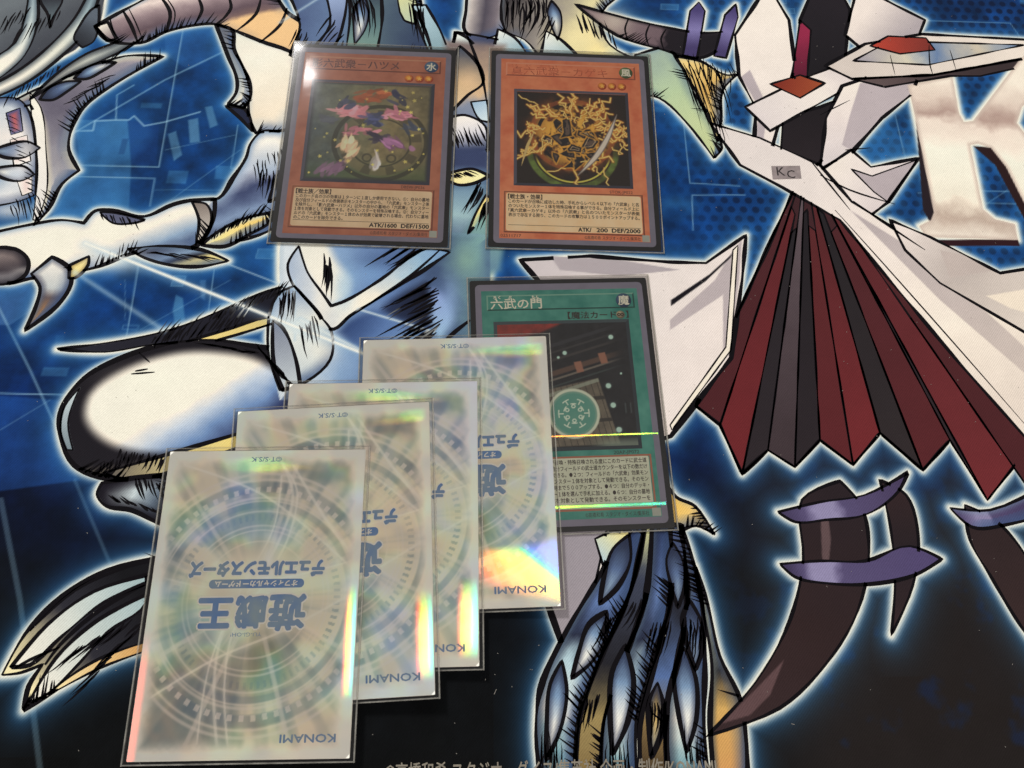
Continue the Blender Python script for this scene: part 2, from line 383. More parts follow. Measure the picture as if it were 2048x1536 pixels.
# ---- printed design of the playmat: outlines and strokes in millimetres on the cloth
SHAPES = [
([(-202.5,253.7),(-149.4,255.9),(-148.2,231.6),(-155.7,220.2),(-170.1,207.7),(-188.4,191)],[(0,(104,112,118)),(1,(44,46,56))],[(-181.3,244.2),(-154.9,215.4)],None,0,1,0),
([(-192,207),(-178.8,223),(-178.8,249.5),(-175.8,249.6),(-172.4,234.4),(-173.9,217.1),(-180.1,206.9),(-189.9,197.8)],[(0,(242,237,222)),(1,(176,200,206))],[(-178.4,212.2),(-175.5,244.5)],((70,84,96),1.2),1.1,0,1),
([(-189.9,197.8),(-175.8,208.7),(-166.2,221),(-158.6,236.2),(-155.4,250.4),(-151.1,250.6),(-153.3,230.1),(-161.8,214.7),(-171.9,203),(-188.7,192.1)],[(0,(242,237,222)),(0.5,(222,224,210)),(1,(150,176,186))],[(-176.5,202.8),(-152.5,245.4)],((60,70,80),1.4),1.2,0,1),
([(-173.6,244.5),(-169.1,237.1),(-167.1,230.6),(-166.5,237.2),(-165,244.9),(-167.3,250),(-173.9,249.7)],[(0,(120,140,146)),(1,(46,50,58))],[(-167.2,230.9),(-169.8,244.7)],None,1,0,1),
([(-157.1,225.5),(-156,232.5),(-153.2,240.2),(-150.6,242.9),(-148.8,230.3),(-149.7,224.3),(-153.1,221.5)],[(0,(30,32,38)),(1,(88,98,110))],[(-156.2,222.6),(-149.3,235.3)],None,1,0,1),
([(-187.4,186.5),(-174.8,194.8),(-166.9,200.8),(-153.7,208.7),(-136.5,217.9),(-122.2,218.2),(-137.8,205),(-147.9,193.1),(-150.4,182.6),(-149.6,174.2),(-144.4,165.5),(-149.3,159.7),(-152.1,148.8),(-155.7,142.2),(-155.1,157),(-157.9,169.7),(-162.3,185),(-167.3,193.9)],[(0,(150,146,156)),(0.45,(98,94,110)),(1,(196,196,196))],[(-134.3,216.1),(-154,152.9)],((226,214,180),1.5),1.3,1,1),
([(-168.2,196.1),(-160.9,208),(-151.3,218.4),(-141,224.6),(-129.1,234.3),(-134.4,223.9),(-144.4,215.7),(-155.4,208.2)],[(0,(242,237,222)),(0.4,(214,218,206)),(1,(96,110,122))],[(-161.4,201),(-129.4,233.5)],((52,58,66),1.6),1.2,0,1),
([(-168.5,199.6),(-163.2,192.8),(-157.7,174),(-154.1,157),(-154.8,144.7),(-156.5,144.6),(-159.3,167.5),(-165.3,187.1)],[(0,(242,237,222)),(1,(226,224,220))],[(-167.1,196.2),(-154.5,146.7)],None,0.5,0,1),
([(-189.2,194.4),(-173.4,196.9),(-168.7,193.4),(-161.2,173.9),(-157.8,154.9),(-162.5,152.3),(-178.8,148.3)],[(0,(196,206,214)),(0.35,(232,226,220)),(0.7,(150,170,190)),(1,(228,228,226))],[(-178.2,193.5),(-162.6,152.7)],((60,76,110),2),0.9,0,1),
([(-175.2,190),(-170.7,192.4),(-167.5,182.1),(-171.4,180.3)],[(0,(176,92,96))],None,((60,80,130),1),0.5,0,1),
([(-171.3,178.1),(-165.7,180.4),(-162.1,169.2),(-167.5,166.5)],[(0,(210,150,150))],None,((228,222,216),1.5),0.5,0,1),
([(-166.4,163.1),(-160.8,164.5),(-159.1,156.1),(-162.2,154.4)],[(0,(216,180,176))],None,((238,232,224),1.5),0.4,0,1),
([(-150.3,232.2),(-141,240.2),(-131.6,248.3),(-121.3,259.8),(-85.5,261.3),(-77.8,243.1),(-68.8,235.8),(-60.7,227.5),(-60.2,219.5),(-74.7,220),(-80.7,221.8),(-87.9,226.5),(-96.2,231.2),(-104.4,234.9),(-113.9,233.6),(-123.1,230.2),(-131.4,224.5),(-144.2,225.5)],[(0,(150,136,136)),(0.3,(232,216,208)),(0.5,(150,132,136)),(0.75,(96,80,88)),(0.9,(120,98,96)),(1,(236,196,142))],[(-118.5,256.2),(-110.3,232.2)],None,1.6,1,1),
([(-150.3,232.2),(-145.7,234.4),(-141.2,226.1),(-144.5,225)],[(0,(242,237,222)),(1,(110,96,104))],[(-148.5,232.8),(-141.9,225.6)],None,1.4,0,1),
([(-97.9,232.7),(-86,227.1),(-71.9,220.6),(-64.7,203.9),(-64.9,183.1),(-77.1,184.6),(-83.1,183.5),(-86.3,189.8),(-88.1,206.5),(-91.7,215.1),(-96,223.2)],[(0,(226,228,214)),(0.3,(242,237,222)),(0.8,(238,226,204)),(1,(170,184,190))],[(-96.3,232.2),(-74.2,182.8)],None,1.5,1,1),
([(-103.9,234.5),(-97.4,232.2),(-95.6,222.8),(-91.7,215.1),(-87.9,206.5),(-86.9,199),(-88.7,194.8),(-94.9,196.5),(-92.5,201.7),(-92.8,207.8),(-97.5,219.2)],[(0,(96,100,112)),(0.6,(150,160,166)),(1,(236,232,214))],[(-102.1,232),(-88.6,197.3)],None,1.3,1,1),
([(-95.5,195.5),(-88.3,194.3),(-84.2,183.9),(-89.7,190.1)],[(0,(30,36,58))],None,None,1.2,0,1),
([(-63.4,187.7),(-75.1,184.6),(-80.6,184.5),(-84.5,179),(-85.6,172.3),(-89.3,163.6),(-93.3,155),(-101.2,153.1),(-106,149.7),(-103.4,143.2),(-97.3,136.4),(-85.7,137.4),(-72.6,143),(-69.9,147.9),(-60.3,148.5)],[(0,(244,238,222)),(0.25,(210,216,224)),(0.5,(60,70,104)),(0.75,(126,148,180)),(1,(44,50,72))],[(-84.5,175.9),(-70.8,146.3)],((150,170,196),2.2),1.5,1,1),
([(-81.3,180),(-75.9,181.5),(-72.4,176.2),(-73.5,167.4),(-79.7,164.6),(-82.9,171.5)],[(0,(248,244,232)),(1,(150,170,196))],[(-79.5,180.5),(-77.9,165.1)],None,0,0,1),
([(-94.7,154.5),(-103.4,153.7),(-109.2,151.9),(-118.5,146.8),(-130.4,149.2),(-135.9,148.7),(-138.8,143.7),(-146.6,144.8),(-156.8,142.8),(-176.3,137),(-172.6,120.8),(-159.2,119.8),(-151.3,121.9),(-144.5,121.2),(-139.6,123.6),(-130.4,126.8),(-120.7,131.7),(-108.9,133),(-98.9,135.2),(-94.3,145.8)],[(0,(242,237,222)),(0.4,(244,236,220)),(0.7,(140,166,194)),(1,(56,66,98))],[(-128.7,147.2),(-118.4,125.4)],((196,206,214),1.6),1.5,1,1),
([(-102.6,153.1),(-97.6,152.4),(-94.7,145.8),(-97.4,137.2),(-99.1,136.4),(-99.2,145.7)],[(0,(120,110,104)),(1,(206,200,190))],[(-102.6,153.1),(-96.1,137.7)],None,1.2,0,1),
([(-134.1,148.3),(-128.5,148),(-118,145.4),(-121.3,144.1),(-128.8,143.9)],[(0,(88,92,116))],None,None,0.8,0,1),
([(-73.2,149.5),(-84.9,146),(-93.9,139.3),(-96.9,135.6),(-88.9,135.2),(-80.7,140.4),(-74.2,145.4)],[(0,(250,232,160)),(1,(232,198,108))],[(-94.4,137.7),(-74.5,148.3)],((250,240,200),1),1.3,1,1),
([(-122,133.6),(-112.3,135),(-96.6,133.7),(-87,129.5),(-95.8,127.2),(-105.7,127.4),(-115.3,130)],[(0,(52,60,84)),(0.55,(126,150,178)),(0.8,(40,42,52)),(1,(238,218,140))],[(-109.5,134.6),(-106.7,126.8)],None,1.2,1,1),
([(-147.2,130.1),(-140.7,125.9),(-138.9,119.7),(-142,111.4),(-150.7,102.3),(-148.9,111.3),(-149,118.5),(-152.9,123.4)],[(0,(236,232,222)),(0.45,(190,196,196)),(0.6,(96,84,86)),(1,(196,138,74))],[(-146,128.9),(-148.2,106.2)],((70,72,90),1.2),1.4,1,1),
([(-175.3,132.7),(-160.2,133),(-155,128.8),(-154.6,123.3),(-158.5,119.9),(-172.3,119.3)],[(0,(150,136,132)),(0.6,(60,54,60)),(1,(176,176,178))],[(-163.5,132.5),(-160.8,119.8)],((28,26,34),1.5),1.3,0,1),
([(-140.6,127),(-134.8,130.6),(-134.5,127.1),(-138,122.1),(-140,122)],[(0,(238,218,140))],None,((120,100,60),0.8),1,0,1),
([(-139,95.7),(-117.6,99.2),(-102.1,103.4),(-87.6,110.2),(-74.9,116.8),(-63.3,121.2),(-60.5,116.6),(-65.2,108.2),(-80.1,102.5),(-96.2,99),(-109.1,97.5),(-123.4,94.8)],[(0,(38,38,48)),(1,(24,24,34))],[(-138,95.4),(-63.1,118.5)],None,1,1,1),
([(-97.5,98.7),(-84.8,103.2),(-68.6,108.2),(-66.1,107.1),(-84.8,100.2),(-95.4,97.6)],[(0,(238,218,140)),(1,(210,190,120))],[(-97.5,98.7),(-67.2,107.8)],None,0.9,0,1),
([(-133.2,68.2),(-133.5,76.6),(-128.5,85.6),(-119.3,92),(-105.5,97.5),(-89,99.5),(-72.9,97.1),(-52.7,94),(-45,78.5),(-46.3,51.7),(-83.8,51.7),(-97.7,52),(-116.2,52.4),(-126.4,56.4)],[(0,(26,24,30)),(0.8,(30,28,34)),(1,(150,140,110))],[(-116.9,85),(-108.5,52)],None,1.5,1,1),
([(-126,72.9),(-125.4,80.4),(-115,89.2),(-99.6,94.7),(-86.5,95.1),(-72.3,92),(-59.9,81.9),(-56.7,70.5),(-76.7,65.7),(-98,60.4),(-113.9,62.3),(-122.2,67.2)],[(0,(242,237,222)),(0.38,(244,236,220)),(0.55,(190,204,220)),(0.78,(110,140,184)),(1,(48,58,96))],[(-102.4,85.1),(-84.9,60.6)],None,0,0,1),
([(-132.6,67.5),(-132.8,75.9),(-129.2,82.1),(-130.1,78.7),(-130.8,70.2),(-127.6,61.3),(-129.5,61.3)],[(0,(196,210,214)),(1,(120,136,144))],[(-130.6,81.4),(-129.2,61.3)],None,0.6,0,1),
([(-117.1,53.9),(-98.8,59.7),(-77.1,66.7),(-75.7,62.4),(-95.6,54.5),(-108.1,51.7)],[(0,(96,90,84)),(0.5,(210,196,140)),(1,(236,214,128))],[(-116.4,53.2),(-76.9,64.7)],None,1.3,0,1),
([(-116.9,50.7),(-107.6,52.3),(-96.4,53.3),(-90.9,35.4),(-98.5,38.5),(-106.7,42.2),(-114.4,43.5),(-117.8,47.2)],[(0,(34,32,40)),(0.4,(196,210,214)),(0.7,(90,104,120)),(1,(24,24,30))],[(-114.9,50.1),(-95.9,39.1)],((22,20,28),1.8),1.4,1,1),
([(-135.4,-5.1),(-131.2,6),(-122.7,16.6),(-110.9,24.1),(-94.3,28.2),(-90.5,1.2),(-98.7,0.7),(-110.6,-4.3),(-127.4,-14.4),(-127.3,-8.1),(-124.5,-2.3),(-130.5,-4.6)],[(0,(240,228,180)),(0.5,(44,44,52)),(1,(20,20,24))],[(-128.7,-6.5),(-100,16.8)],None,1.2,1,1),
([(-133.3,-3),(-125.2,8.7),(-113.4,18),(-98.9,22.6),(-98.5,20.3),(-110.5,14.6),(-121.1,4.8),(-128.1,-2.5)],[(0,(242,237,222)),(1,(160,184,188))],[(-132.3,-2.5),(-99.2,21.1)],None,1,0,1),
([(-126.4,-12.4),(-121.2,-0.7),(-111.1,9.7),(-98.3,16.8),(-97.9,14.5),(-107.9,6.1),(-115.8,-4),(-122.1,-10.6)],[(0,(242,237,222)),(1,(160,184,188))],[(-126.2,-11.8),(-98.4,15.3)],None,1,0,1),
([(-123,-11.6),(-115.1,-4.8),(-107.4,-0.3),(-96.3,3.5),(-95.9,1),(-108.2,-3.5)],[(0,(246,232,180)),(1,(206,158,96))],[(-122.2,-11.2),(-97.9,2.7)],None,0.8,0,1),
([(-81.2,258.8),(-24.4,261.2),(-21.7,240.1),(-11.4,226.2),(-61.8,216),(-73.8,220.5),(-71.2,235.7)],[(0,(70,86,124)),(0.35,(100,124,160)),(0.6,(84,104,116)),(1,(46,58,88))],[(-77.3,238),(-19.6,235)],None,1.4,1,1),
([(-65.1,259.5),(-54.2,259.9),(-53.8,241.5),(-58.5,223.5),(-67.6,220.8),(-59.4,236.1)],[(0,(150,170,206)),(1,(70,84,120))],[(-64.3,248.9),(-52.8,226.2)],None,1.2,0,1),
([(-54.2,259.9),(-40.8,260.5),(-38.9,239.4),(-40.4,221.7),(-52.5,221.3),(-51.8,241.5)],[(0,(50,60,76)),(0.6,(92,120,124)),(1,(120,150,140))],[(-48.6,254.8),(-46.8,223.9)],None,1.2,0,1),
([(-33.4,260.8),(-28.5,261),(-24.6,242.6),(-25.7,237.9),(-30.2,239.8)],[(0,(206,210,160)),(1,(180,196,170))],[(-32.2,250.1),(-25.8,239.9)],None,1,0,1),
([(-27.2,247.7),(-21.6,247.9),(-15.6,235.2),(-12.2,225.1),(-19.3,222.4),(-23.6,234.9)],[(0,(176,204,216)),(1,(130,160,170))],[(-26,247.7),(-15.4,225)],None,1.1,0,1),
([(-4.6,262),(10.7,262.6),(12.6,246.6),(9.3,235),(0.5,230.6),(-5.6,235),(-5.3,245.9)],[(0,(236,226,214)),(0.45,(76,72,84)),(0.75,(116,108,116)),(1,(236,222,206))],[(-5.7,248.5),(11.8,246.6)],None,1.3,1,1),
([(10.7,262.6),(69.6,265.1),(49.6,245.4),(52.9,229.9),(68.5,220.4),(28.3,219),(18.5,231.3),(10.5,236.1)],[(0,(60,56,58)),(0.3,(140,134,128)),(0.55,(214,206,160)),(0.75,(244,226,160)),(1,(170,186,176))],[(10.6,249.2),(65.1,230.4)],None,1.2,1,1),
([(-10.2,222.7),(-9.6,234.4),(0.5,232.7),(8.5,230.9),(8.4,223.3)],[(0,(80,90,122)),(1,(58,64,90))],[(-9.6,234.4),(8.5,225.9)],None,1.3,1,1),
([(-11,224.2),(-9.2,234.4),(-4.7,231.5),(2.1,222.6),(-3.5,222.4),(-7.1,227.3)],[(0,(232,236,226)),(1,(150,180,190))],[(-9.2,234.4),(0.5,223.1)],None,1.1,0,1),
([(5.3,222.7),(7.7,236.5),(14.5,232.2),(19.6,223.2)],[(0,(236,238,230)),(1,(130,164,180))],[(7.7,236),(16.4,223.6)],None,1.2,0,1),
([(24.4,222.4),(27.1,236.2),(32.7,232.3),(40.4,222.9)],[(0,(236,238,230)),(1,(140,170,184))],[(27.1,236.2),(36.5,224.3)],None,1.2,0,1),
([(-13.5,230.1),(10.5,228.4),(10.1,178.3),(6.2,127.3),(-2.5,117.4),(-13.2,127),(-12.1,177.7)],[(0,(120,106,104)),(0.2,(206,176,140)),(0.3,(130,140,160)),(0.6,(84,108,140)),(0.8,(96,128,136)),(1,(120,160,150))],[(-5.5,227.9),(-0.8,123.3)],None,0,0,1),
([(-10.2,220.2),(-7.5,227.3),(-0.3,218.6),(1.7,209.3),(-4.1,203.4),(-10.1,195.6)],[(0,(70,76,90)),(0.6,(196,168,130)),(1,(226,200,160))],[(-5.5,225.4),(-9,197.3)],None,1.3,0,1),
([(-2.9,200.1),(3.3,201.2),(4.1,190.9),(0.6,191.8)],[(0,(150,180,206)),(1,(206,222,226))],[(-2.9,200.1),(3.3,190.9)],None,1.2,0,1),
([(-10.5,192.8),(-5.1,193.9),(2.6,189),(3.7,178.1),(-4.9,175.2),(-10.7,182.3)],[(0,(244,238,228)),(0.5,(214,214,220)),(1,(52,62,92))],[(-7,193.4),(-3.8,176.6)],None,1.3,0,1),
([(-11,180),(4.5,178.1),(4.1,169.6),(-10.4,169.7)],[(0,(54,64,96))],None,None,0,0,1),
([(-10.4,167.5),(-6,169),(-1.9,169.5),(4.1,166.6),(-1.1,163.4),(-7,162.4),(-10.7,164)],[(0,(244,226,160)),(1,(250,236,180))],[(-10.4,166.7),(2.6,165.7)],None,1.2,0,1),
([(-10.3,161),(1.9,162.2),(-1,149.7),(-7,139.2),(-10.9,135.1)],[(0,(110,140,164)),(0.5,(150,180,186)),(1,(58,76,110))],[(-4.8,161.1),(-9.8,137.1)],None,0,0,1),
([(3,158.3),(5.6,156.2),(0.8,147.7),(-3.5,141.8),(-1,149.7)],[(0,(238,218,140))],None,None,1,0,1),
([(0.8,149.7),(10,152),(8,127.4),(-4.3,123.2),(-3.4,135.2)],[(0,(130,170,160)),(1,(92,126,150))],[(0.8,149.7),(-0.8,125.2)],None,0,0,1),
([(-69.9,136.9),(-63.2,140.3),(4.5,141.5),(4.5,85.8),(-64.5,78.3),(-68.1,96),(-64.5,107.1),(-68.4,120.4)],[(0,(210,220,226)),(0.22,(130,160,196)),(0.5,(92,120,168)),(0.75,(62,80,112)),(1,(120,160,160))],[(-65.1,122.3),(2.7,131.3)],None,0,1,1),
([(-64.3,137),(-54.2,137.6),(-49.8,130.4),(-44.4,122.6),(-45.7,115.7),(-50,112.9),(-54.5,117.9),(-61.9,129.1)],[(0,(226,226,214)),(1,(242,237,222))],[(-62.8,136.2),(-49.1,114.9)],None,0,0,1),
([(-66.4,128.6),(-63.2,135.8),(-61.3,130.3),(-59.2,125.2),(-53.7,117.5),(-50.3,112.6),(-45.7,114.5),(-34,122.8),(-18.4,135.4),(-9.8,134.3),(-21.9,124.5),(-36.7,113.9),(-43.6,108.9),(-48.7,103.9),(-50.7,104.3),(-54.5,109.9),(-61.3,117.8),(-64.3,121.2)],[(0,(170,186,206)),(0.3,(242,237,222)),(0.55,(244,236,216)),(0.8,(150,184,208)),(1,(110,146,186))],[(-65.5,126.2),(-11.6,133.1)],None,1.3,0,1),
([(-68.7,116.9),(-63.5,120),(-54.5,109.5),(-49.6,103.2),(-49.2,92.6),(-58.4,83.6),(-64.8,81.8),(-70.1,96)],[(0,(150,170,196)),(0.4,(226,230,222)),(1,(196,208,212))],[(-66.3,116.5),(-52.3,89)],None,1,1,1),
([(-69.5,107.1),(-65.9,104.1),(-60.5,92.5),(-58.4,83.6),(-63.8,81.8),(-67.6,90.6)],[(0,(120,128,146)),(1,(190,200,206))],[(-68.6,105.2),(-60.1,83.6)],None,1.3,0,1),
([(-32.2,112.8),(-18,121.9),(-16.1,115.3),(-15.1,105.4),(-26.5,107.5),(-33.1,109.7)],[(0,(40,52,82)),(1,(20,24,40))],[(-31.8,111.3),(-16.4,115.3)],None,0,0,1),
([(-43.5,107.4),(-33.5,110.9),(-26.4,105.7),(-15.9,98.3),(-39.5,96.3),(-47.3,102.8)],[(0,(40,60,106)),(0.6,(86,116,166)),(1,(100,130,176))],[(-45.2,107.3),(-26.1,98.3)],None,0,0,1),
([(-15.5,119.2),(-11.9,117.3),(-8.3,107.8),(-12.6,100.2),(-15.4,103.9)],[(0,(130,150,200)),(1,(150,186,212))],[(-14.8,119.2),(-12.6,100.2)],None,0,0,1),
([(-160,174.9),(-164.3,170.8),(-171.3,170.4),(-177.3,173.1),(-171.9,175.9),(-165.2,177.6)],[(0,(28,30,42)),(0.5,(84,104,140)),(1,(176,200,210))],[(-160,174.9),(-177.2,172.7)],((44,52,76),1),1.1,0,1),
([(-159.7,163.4),(-164,160.6),(-170.5,161.7),(-175.8,165.2),(-170.5,166.6),(-164,166.8)],[(0,(40,48,72)),(0.35,(120,148,180)),(0.65,(226,228,222)),(1,(246,240,222))],[(-159.7,163.4),(-175.7,164.8)],((44,52,76),1),1.1,0,1),
([(-164.4,196.5),(-162,201.9),(-156.3,205.1),(-150.8,205.3),(-154.8,200.7),(-159.6,196.4)],[(0,(28,30,42)),(0.5,(84,104,140)),(1,(176,200,210))],[(-164.4,196.5),(-151.1,205.7)],((44,52,76),1),1.1,0,1),
([(-153.6,206.6),(-150.6,211.4),(-144.8,214.5),(-139.4,214.7),(-143.7,210.5),(-149,206.5)],[(0,(40,48,72)),(0.35,(120,148,180)),(0.65,(226,228,222)),(1,(246,240,222))],[(-153.6,206.6),(-139.4,215.2)],((44,52,76),1),1.1,0,1),
([(-69.2,168.6),(-68.7,162.5),(-71.2,156.7),(-75.4,153.7),(-74.7,159.8),(-73,166.1)],[(0,(28,30,42)),(0.5,(84,104,140)),(1,(176,200,210))],[(-69.2,168.6),(-75,153.5)],((44,52,76),1),1.1,0,1),
([(-46.6,251.9),(-44.4,243.6),(-45.6,233.6),(-49.1,226.6),(-50.1,235.7),(-50.1,246)],[(0,(40,48,72)),(0.35,(120,148,180)),(0.65,(226,228,222)),(1,(246,240,222))],[(-46.6,251.9),(-48.7,226.6)],((44,52,76),1),1.1,0,1),
([(29.8,252.3),(33.1,246.9),(33.5,238.5),(31.7,231.7),(29.4,238.6),(28,246.7)],[(0,(40,48,72)),(0.35,(120,148,180)),(0.65,(226,228,222)),(1,(246,240,222))],[(29.8,252.3),(32.1,232)],((44,52,76),1),1.1,0,1),
([(62.8,225.2),(75.3,230.2),(79.4,225.3),(85.1,207.1),(93.6,181.3),(90,176.6),(80.7,193),(70.9,204.2),(61.5,205.9)],[(0,(150,170,160)),(0.4,(178,200,160)),(1,(196,204,150))],[(66.8,225.3),(90.8,180.3)],None,1.3,1,1),
([(79,225.2),(89,223.1),(98.9,216.4),(103.9,217),(96.9,208.9),(94.6,194.4),(92.3,184),(86.6,206.1)],[(0,(236,210,140)),(0.5,(206,166,92)),(1,(228,206,140))],[(81,224.6),(93.5,187.3)],None,1.2,1,1),
([(39.5,250.8),(59.9,244.2),(76.1,240.1),(90.4,237.5),(103.4,239),(97.9,230),(89.2,224.6),(73.2,228.6),(56.4,234.7)],[(0,(130,112,116)),(0.4,(104,88,94)),(0.45,(30,26,32)),(1,(26,24,30))],[(48.6,242.7),(107.9,226.7)],((40,34,40),0.8),1.2,1,1),
([(82.3,225.9),(87.3,249),(91.5,254),(93.6,249.2),(87.9,224)],[(0,(70,62,110)),(0.5,(122,116,166)),(1,(66,58,100))],[(86.5,249.5),(87.6,229.6)],None,1,1,0),
([(95,225.8),(101.8,247.4),(107.1,253.5),(107.2,246.5),(99.9,224.9)],[(0,(70,62,110)),(0.5,(122,116,166)),(1,(66,58,100))],[(102.5,250.1),(98.9,228)],None,1,1,0),
([(149.1,279.7),(155.6,252.1),(149.1,225.6),(138.1,207.7),(128.5,217.3),(133.3,245.9)],[(0,(34,30,36)),(1,(26,24,28))],[(143.5,257.1),(136.4,210.1)],None,1.2,1,0),
([(119.5,196),(135.2,201.8),(148.3,208),(139.6,183.8),(124.4,169.3),(115.4,174.1)],[(0,(30,26,30)),(1,(40,34,38))],[(126.8,200.1),(126.8,172.1)],None,1.2,1,0),
([(151.3,238.6),(161.4,266.1),(175.6,255.6),(187.1,247.9),(180.2,234.4),(160,228)],[(0,(232,222,214)),(1,(170,162,166))],[(159,246.9),(173.8,234.2)],None,1.2,1,0),
([(104.9,236.9),(122.1,264.5),(128.6,245.7),(127.9,222.3),(118.8,197),(109.7,172.1),(105.1,175.6),(109.2,200.5),(104.2,216)],[(0,(238,230,220)),(1,(226,216,210))],[(112.4,247.8),(109.5,173.9)],None,1.5,1,0),
([(104.9,215.6),(109,219.2),(114.1,201.1),(107.6,173.9),(105.5,176.1),(110.4,200.6)],[(0,(178,168,172))],None,None,0,0,0),
([(133.3,245.9),(137.2,240.7),(130.7,209.9),(126,217.2)],[(0,(140,40,70)),(1,(90,28,48))],[(123.4,235),(127.2,217.3)],None,0.9,0,0),
([(104.9,200.9),(128.9,214.8),(158.1,229),(162.9,220.9),(135.5,203.7),(113.5,189.7)],[(0,(214,206,206)),(0.5,(236,228,220)),(1,(196,186,190))],[(106.4,197.1),(159.6,225.9)],None,1.2,0,0),
([(116.4,212.4),(129.3,217.3),(139,213.6),(127.7,205.9)],[(0,(120,44,34)),(1,(160,82,50))],[(118.8,215.5),(138.1,207.7)],None,1,0,0),
([(145.8,212.4),(160.4,218.3),(178.7,218.4),(173.5,208.8),(159.5,197.1),(145.1,181.2),(130.8,172.6),(136.8,196.5)],[(0,(238,230,220)),(0.5,(228,218,214)),(1,(214,206,206))],[(149.2,213),(139.3,176.9)],None,1.5,1,0),
([(153.5,214.1),(178.1,217.4),(173.1,208.8),(159.1,197.1),(145.1,181.2),(141.2,183.9),(146.7,198.2)],[(0,(182,172,176))],None,None,0,0,0),
([(140.3,222.2),(159,234.2),(184.3,240.3),(239.1,238.6),(237.3,231.7),(184.7,219.1),(150.5,216)],[(0,(206,196,188)),(1,(232,222,210))],[(142.5,222.8),(227.2,236)],None,1.3,1,0),
([(152.4,225.2),(164.6,232.8),(184.8,236.1),(227.6,236.1),(183.6,224.2)],[(0,(150,146,160)),(0.3,(206,200,180)),(0.5,(104,128,164)),(0.7,(200,190,170)),(1,(112,136,170))],[(152.4,225.2),(225.3,235.5)],None,0.8,0,0),
([(160.9,233.2),(169.5,238.7),(185.6,238.3),(188.2,232.1),(172.9,229.5)],[(0,(176,66,52)),(1,(120,50,44))],[(163.6,236.4),(186.1,232)],None,0.9,0,0),
([(150.5,216),(184.7,219.1),(237.3,231.7),(236.4,228),(204.5,219.2),(191.8,218.8),(163.5,212.4)],[(0,(96,82,82)),(1,(56,46,48))],[(153.7,215.6),(205.2,222.3)],None,1,0,0),
([(130.6,171.7),(144.4,181.7),(151,174),(170.9,178.6),(154.9,158.4),(143.3,149.5),(130.6,158.8)],[(0,(238,230,220)),(1,(216,206,206))],[(133,174.5),(155.8,159.3)],None,1.3,1,0),
([(143,172.9),(150.7,169.9),(169.9,177.7),(154.9,158.4),(150.2,162.8)],[(0,(178,168,172))],None,None,0.6,0,0),
([(174,202.6),(177.4,199.1),(174,153.2),(169.5,149.8),(167.8,155.2)],[(0,(36,28,34))],None,None,0,0,0),
([(193.9,184.8),(202.6,184.1),(208.5,174.9),(218.6,151.8),(216.9,145.3),(207.7,147.3),(200.8,176.1)],[(0,(40,24,26))],None,None,0,0,0),
([(167.2,142.3),(202,143.3),(202.1,140.4),(169.3,139.8)],[(0,(44,22,28))],None,None,0,0,0),
([(173,213.7),(192.8,218.9),(191.6,200.5),(192.7,196.1),(196.5,196.7),(223.7,228.6),(242.9,244.6),(259.8,242.5),(218.5,204.2),(214.5,196.3),(224.5,169.8),(234.6,145.6),(211.6,143.1),(205,175.3),(201,184),(196.2,186),(192.8,185.2),(191.4,156.1),(195.1,151.8),(202.4,149.8),(201.9,142.9),(166.7,143.6),(164.9,148.2),(170.1,150.9),(171.9,154.4),(173.2,205.1)],[(0,(240,230,214)),(0.14,(222,206,192)),(0.26,(176,152,142)),(0.34,(232,218,204)),(0.5,(246,238,222)),(0.78,(242,232,214)),(0.88,(188,170,156)),(1,(232,222,208))],[(191.9,219.3),(183.3,142.6)],((200,184,172),0.8),0,1,0),
([(125.2,174.3),(73.8,77),(81.3,70.4),(86.9,53.7),(96.5,61.8),(104.8,56.1),(114.6,65.3),(124.5,56.8),(135.6,67.8),(147.9,55.1),(159.3,65.4),(167.7,45.1),(179.9,56.9),(187.3,38.5),(193.4,62)],[(0,(58,34,38)),(1,(88,38,42))],[(121,158.6),(124.3,61.9)],None,1.3,1,0),
([(119.4,163.4),(73.8,77),(81.3,70.4),(120.2,162.6)],[(0,(70,36,40)),(1,(74,34,38))],[(125.2,174.3),(77.6,73.7)],None,0.7,0,0),
([(117.3,155.7),(81.3,70.4),(86.9,53.7),(118.2,152.3)],[(0,(84,36,40)),(1,(104,38,42))],[(125.2,174.3),(84.1,62)],None,0.7,0,0),
([(115.6,144.3),(86.9,53.7),(96.5,61.8),(118.2,146.7)],[(0,(34,32,36)),(1,(44,38,42))],[(125.2,174.3),(91.7,57.7)],None,0.7,0,0),
([(122,161.5),(96.5,61.8),(104.8,56.1),(122.8,160.8)],[(0,(96,84,90)),(1,(60,50,54))],[(125.2,174.3),(100.7,58.9)],None,0.7,0,0),
([(121.5,152.8),(104.8,56.1),(114.6,65.3),(123.3,154.7)],[(0,(30,28,32)),(1,(42,36,40))],[(125.2,174.3),(109.7,60.7)],None,0.7,0,0),
([(122.7,147.6),(114.6,65.3),(124.5,56.8),(125,145.4)],[(0,(84,38,40)),(1,(88,36,40))],[(125.2,174.3),(119.6,61)],None,0.7,0,0),
([(125.2,160.9),(124.5,56.8),(135.6,67.8),(126.3,162.2)],[(0,(74,35,38)),(1,(108,40,44))],[(125.2,174.3),(130,62.2)],None,0.7,0,0),
([(127,155.3),(135.6,67.8),(147.9,55.1),(129.3,152.7)],[(0,(32,30,34)),(1,(46,40,42))],[(125.2,174.3),(141.8,61.4)],None,0.7,0,0),
([(130.8,145),(147.9,55.1),(159.3,65.4),(133.5,147.8)],[(0,(70,36,40)),(1,(84,36,40))],[(125.2,174.3),(153.6,60.2)],None,0.7,0,0),
([(129,162.1),(159.3,65.4),(167.7,45.1),(130,159.5)],[(0,(30,28,32)),(1,(46,38,42))],[(125.2,174.3),(163.5,55.1)],None,0.7,0,0),
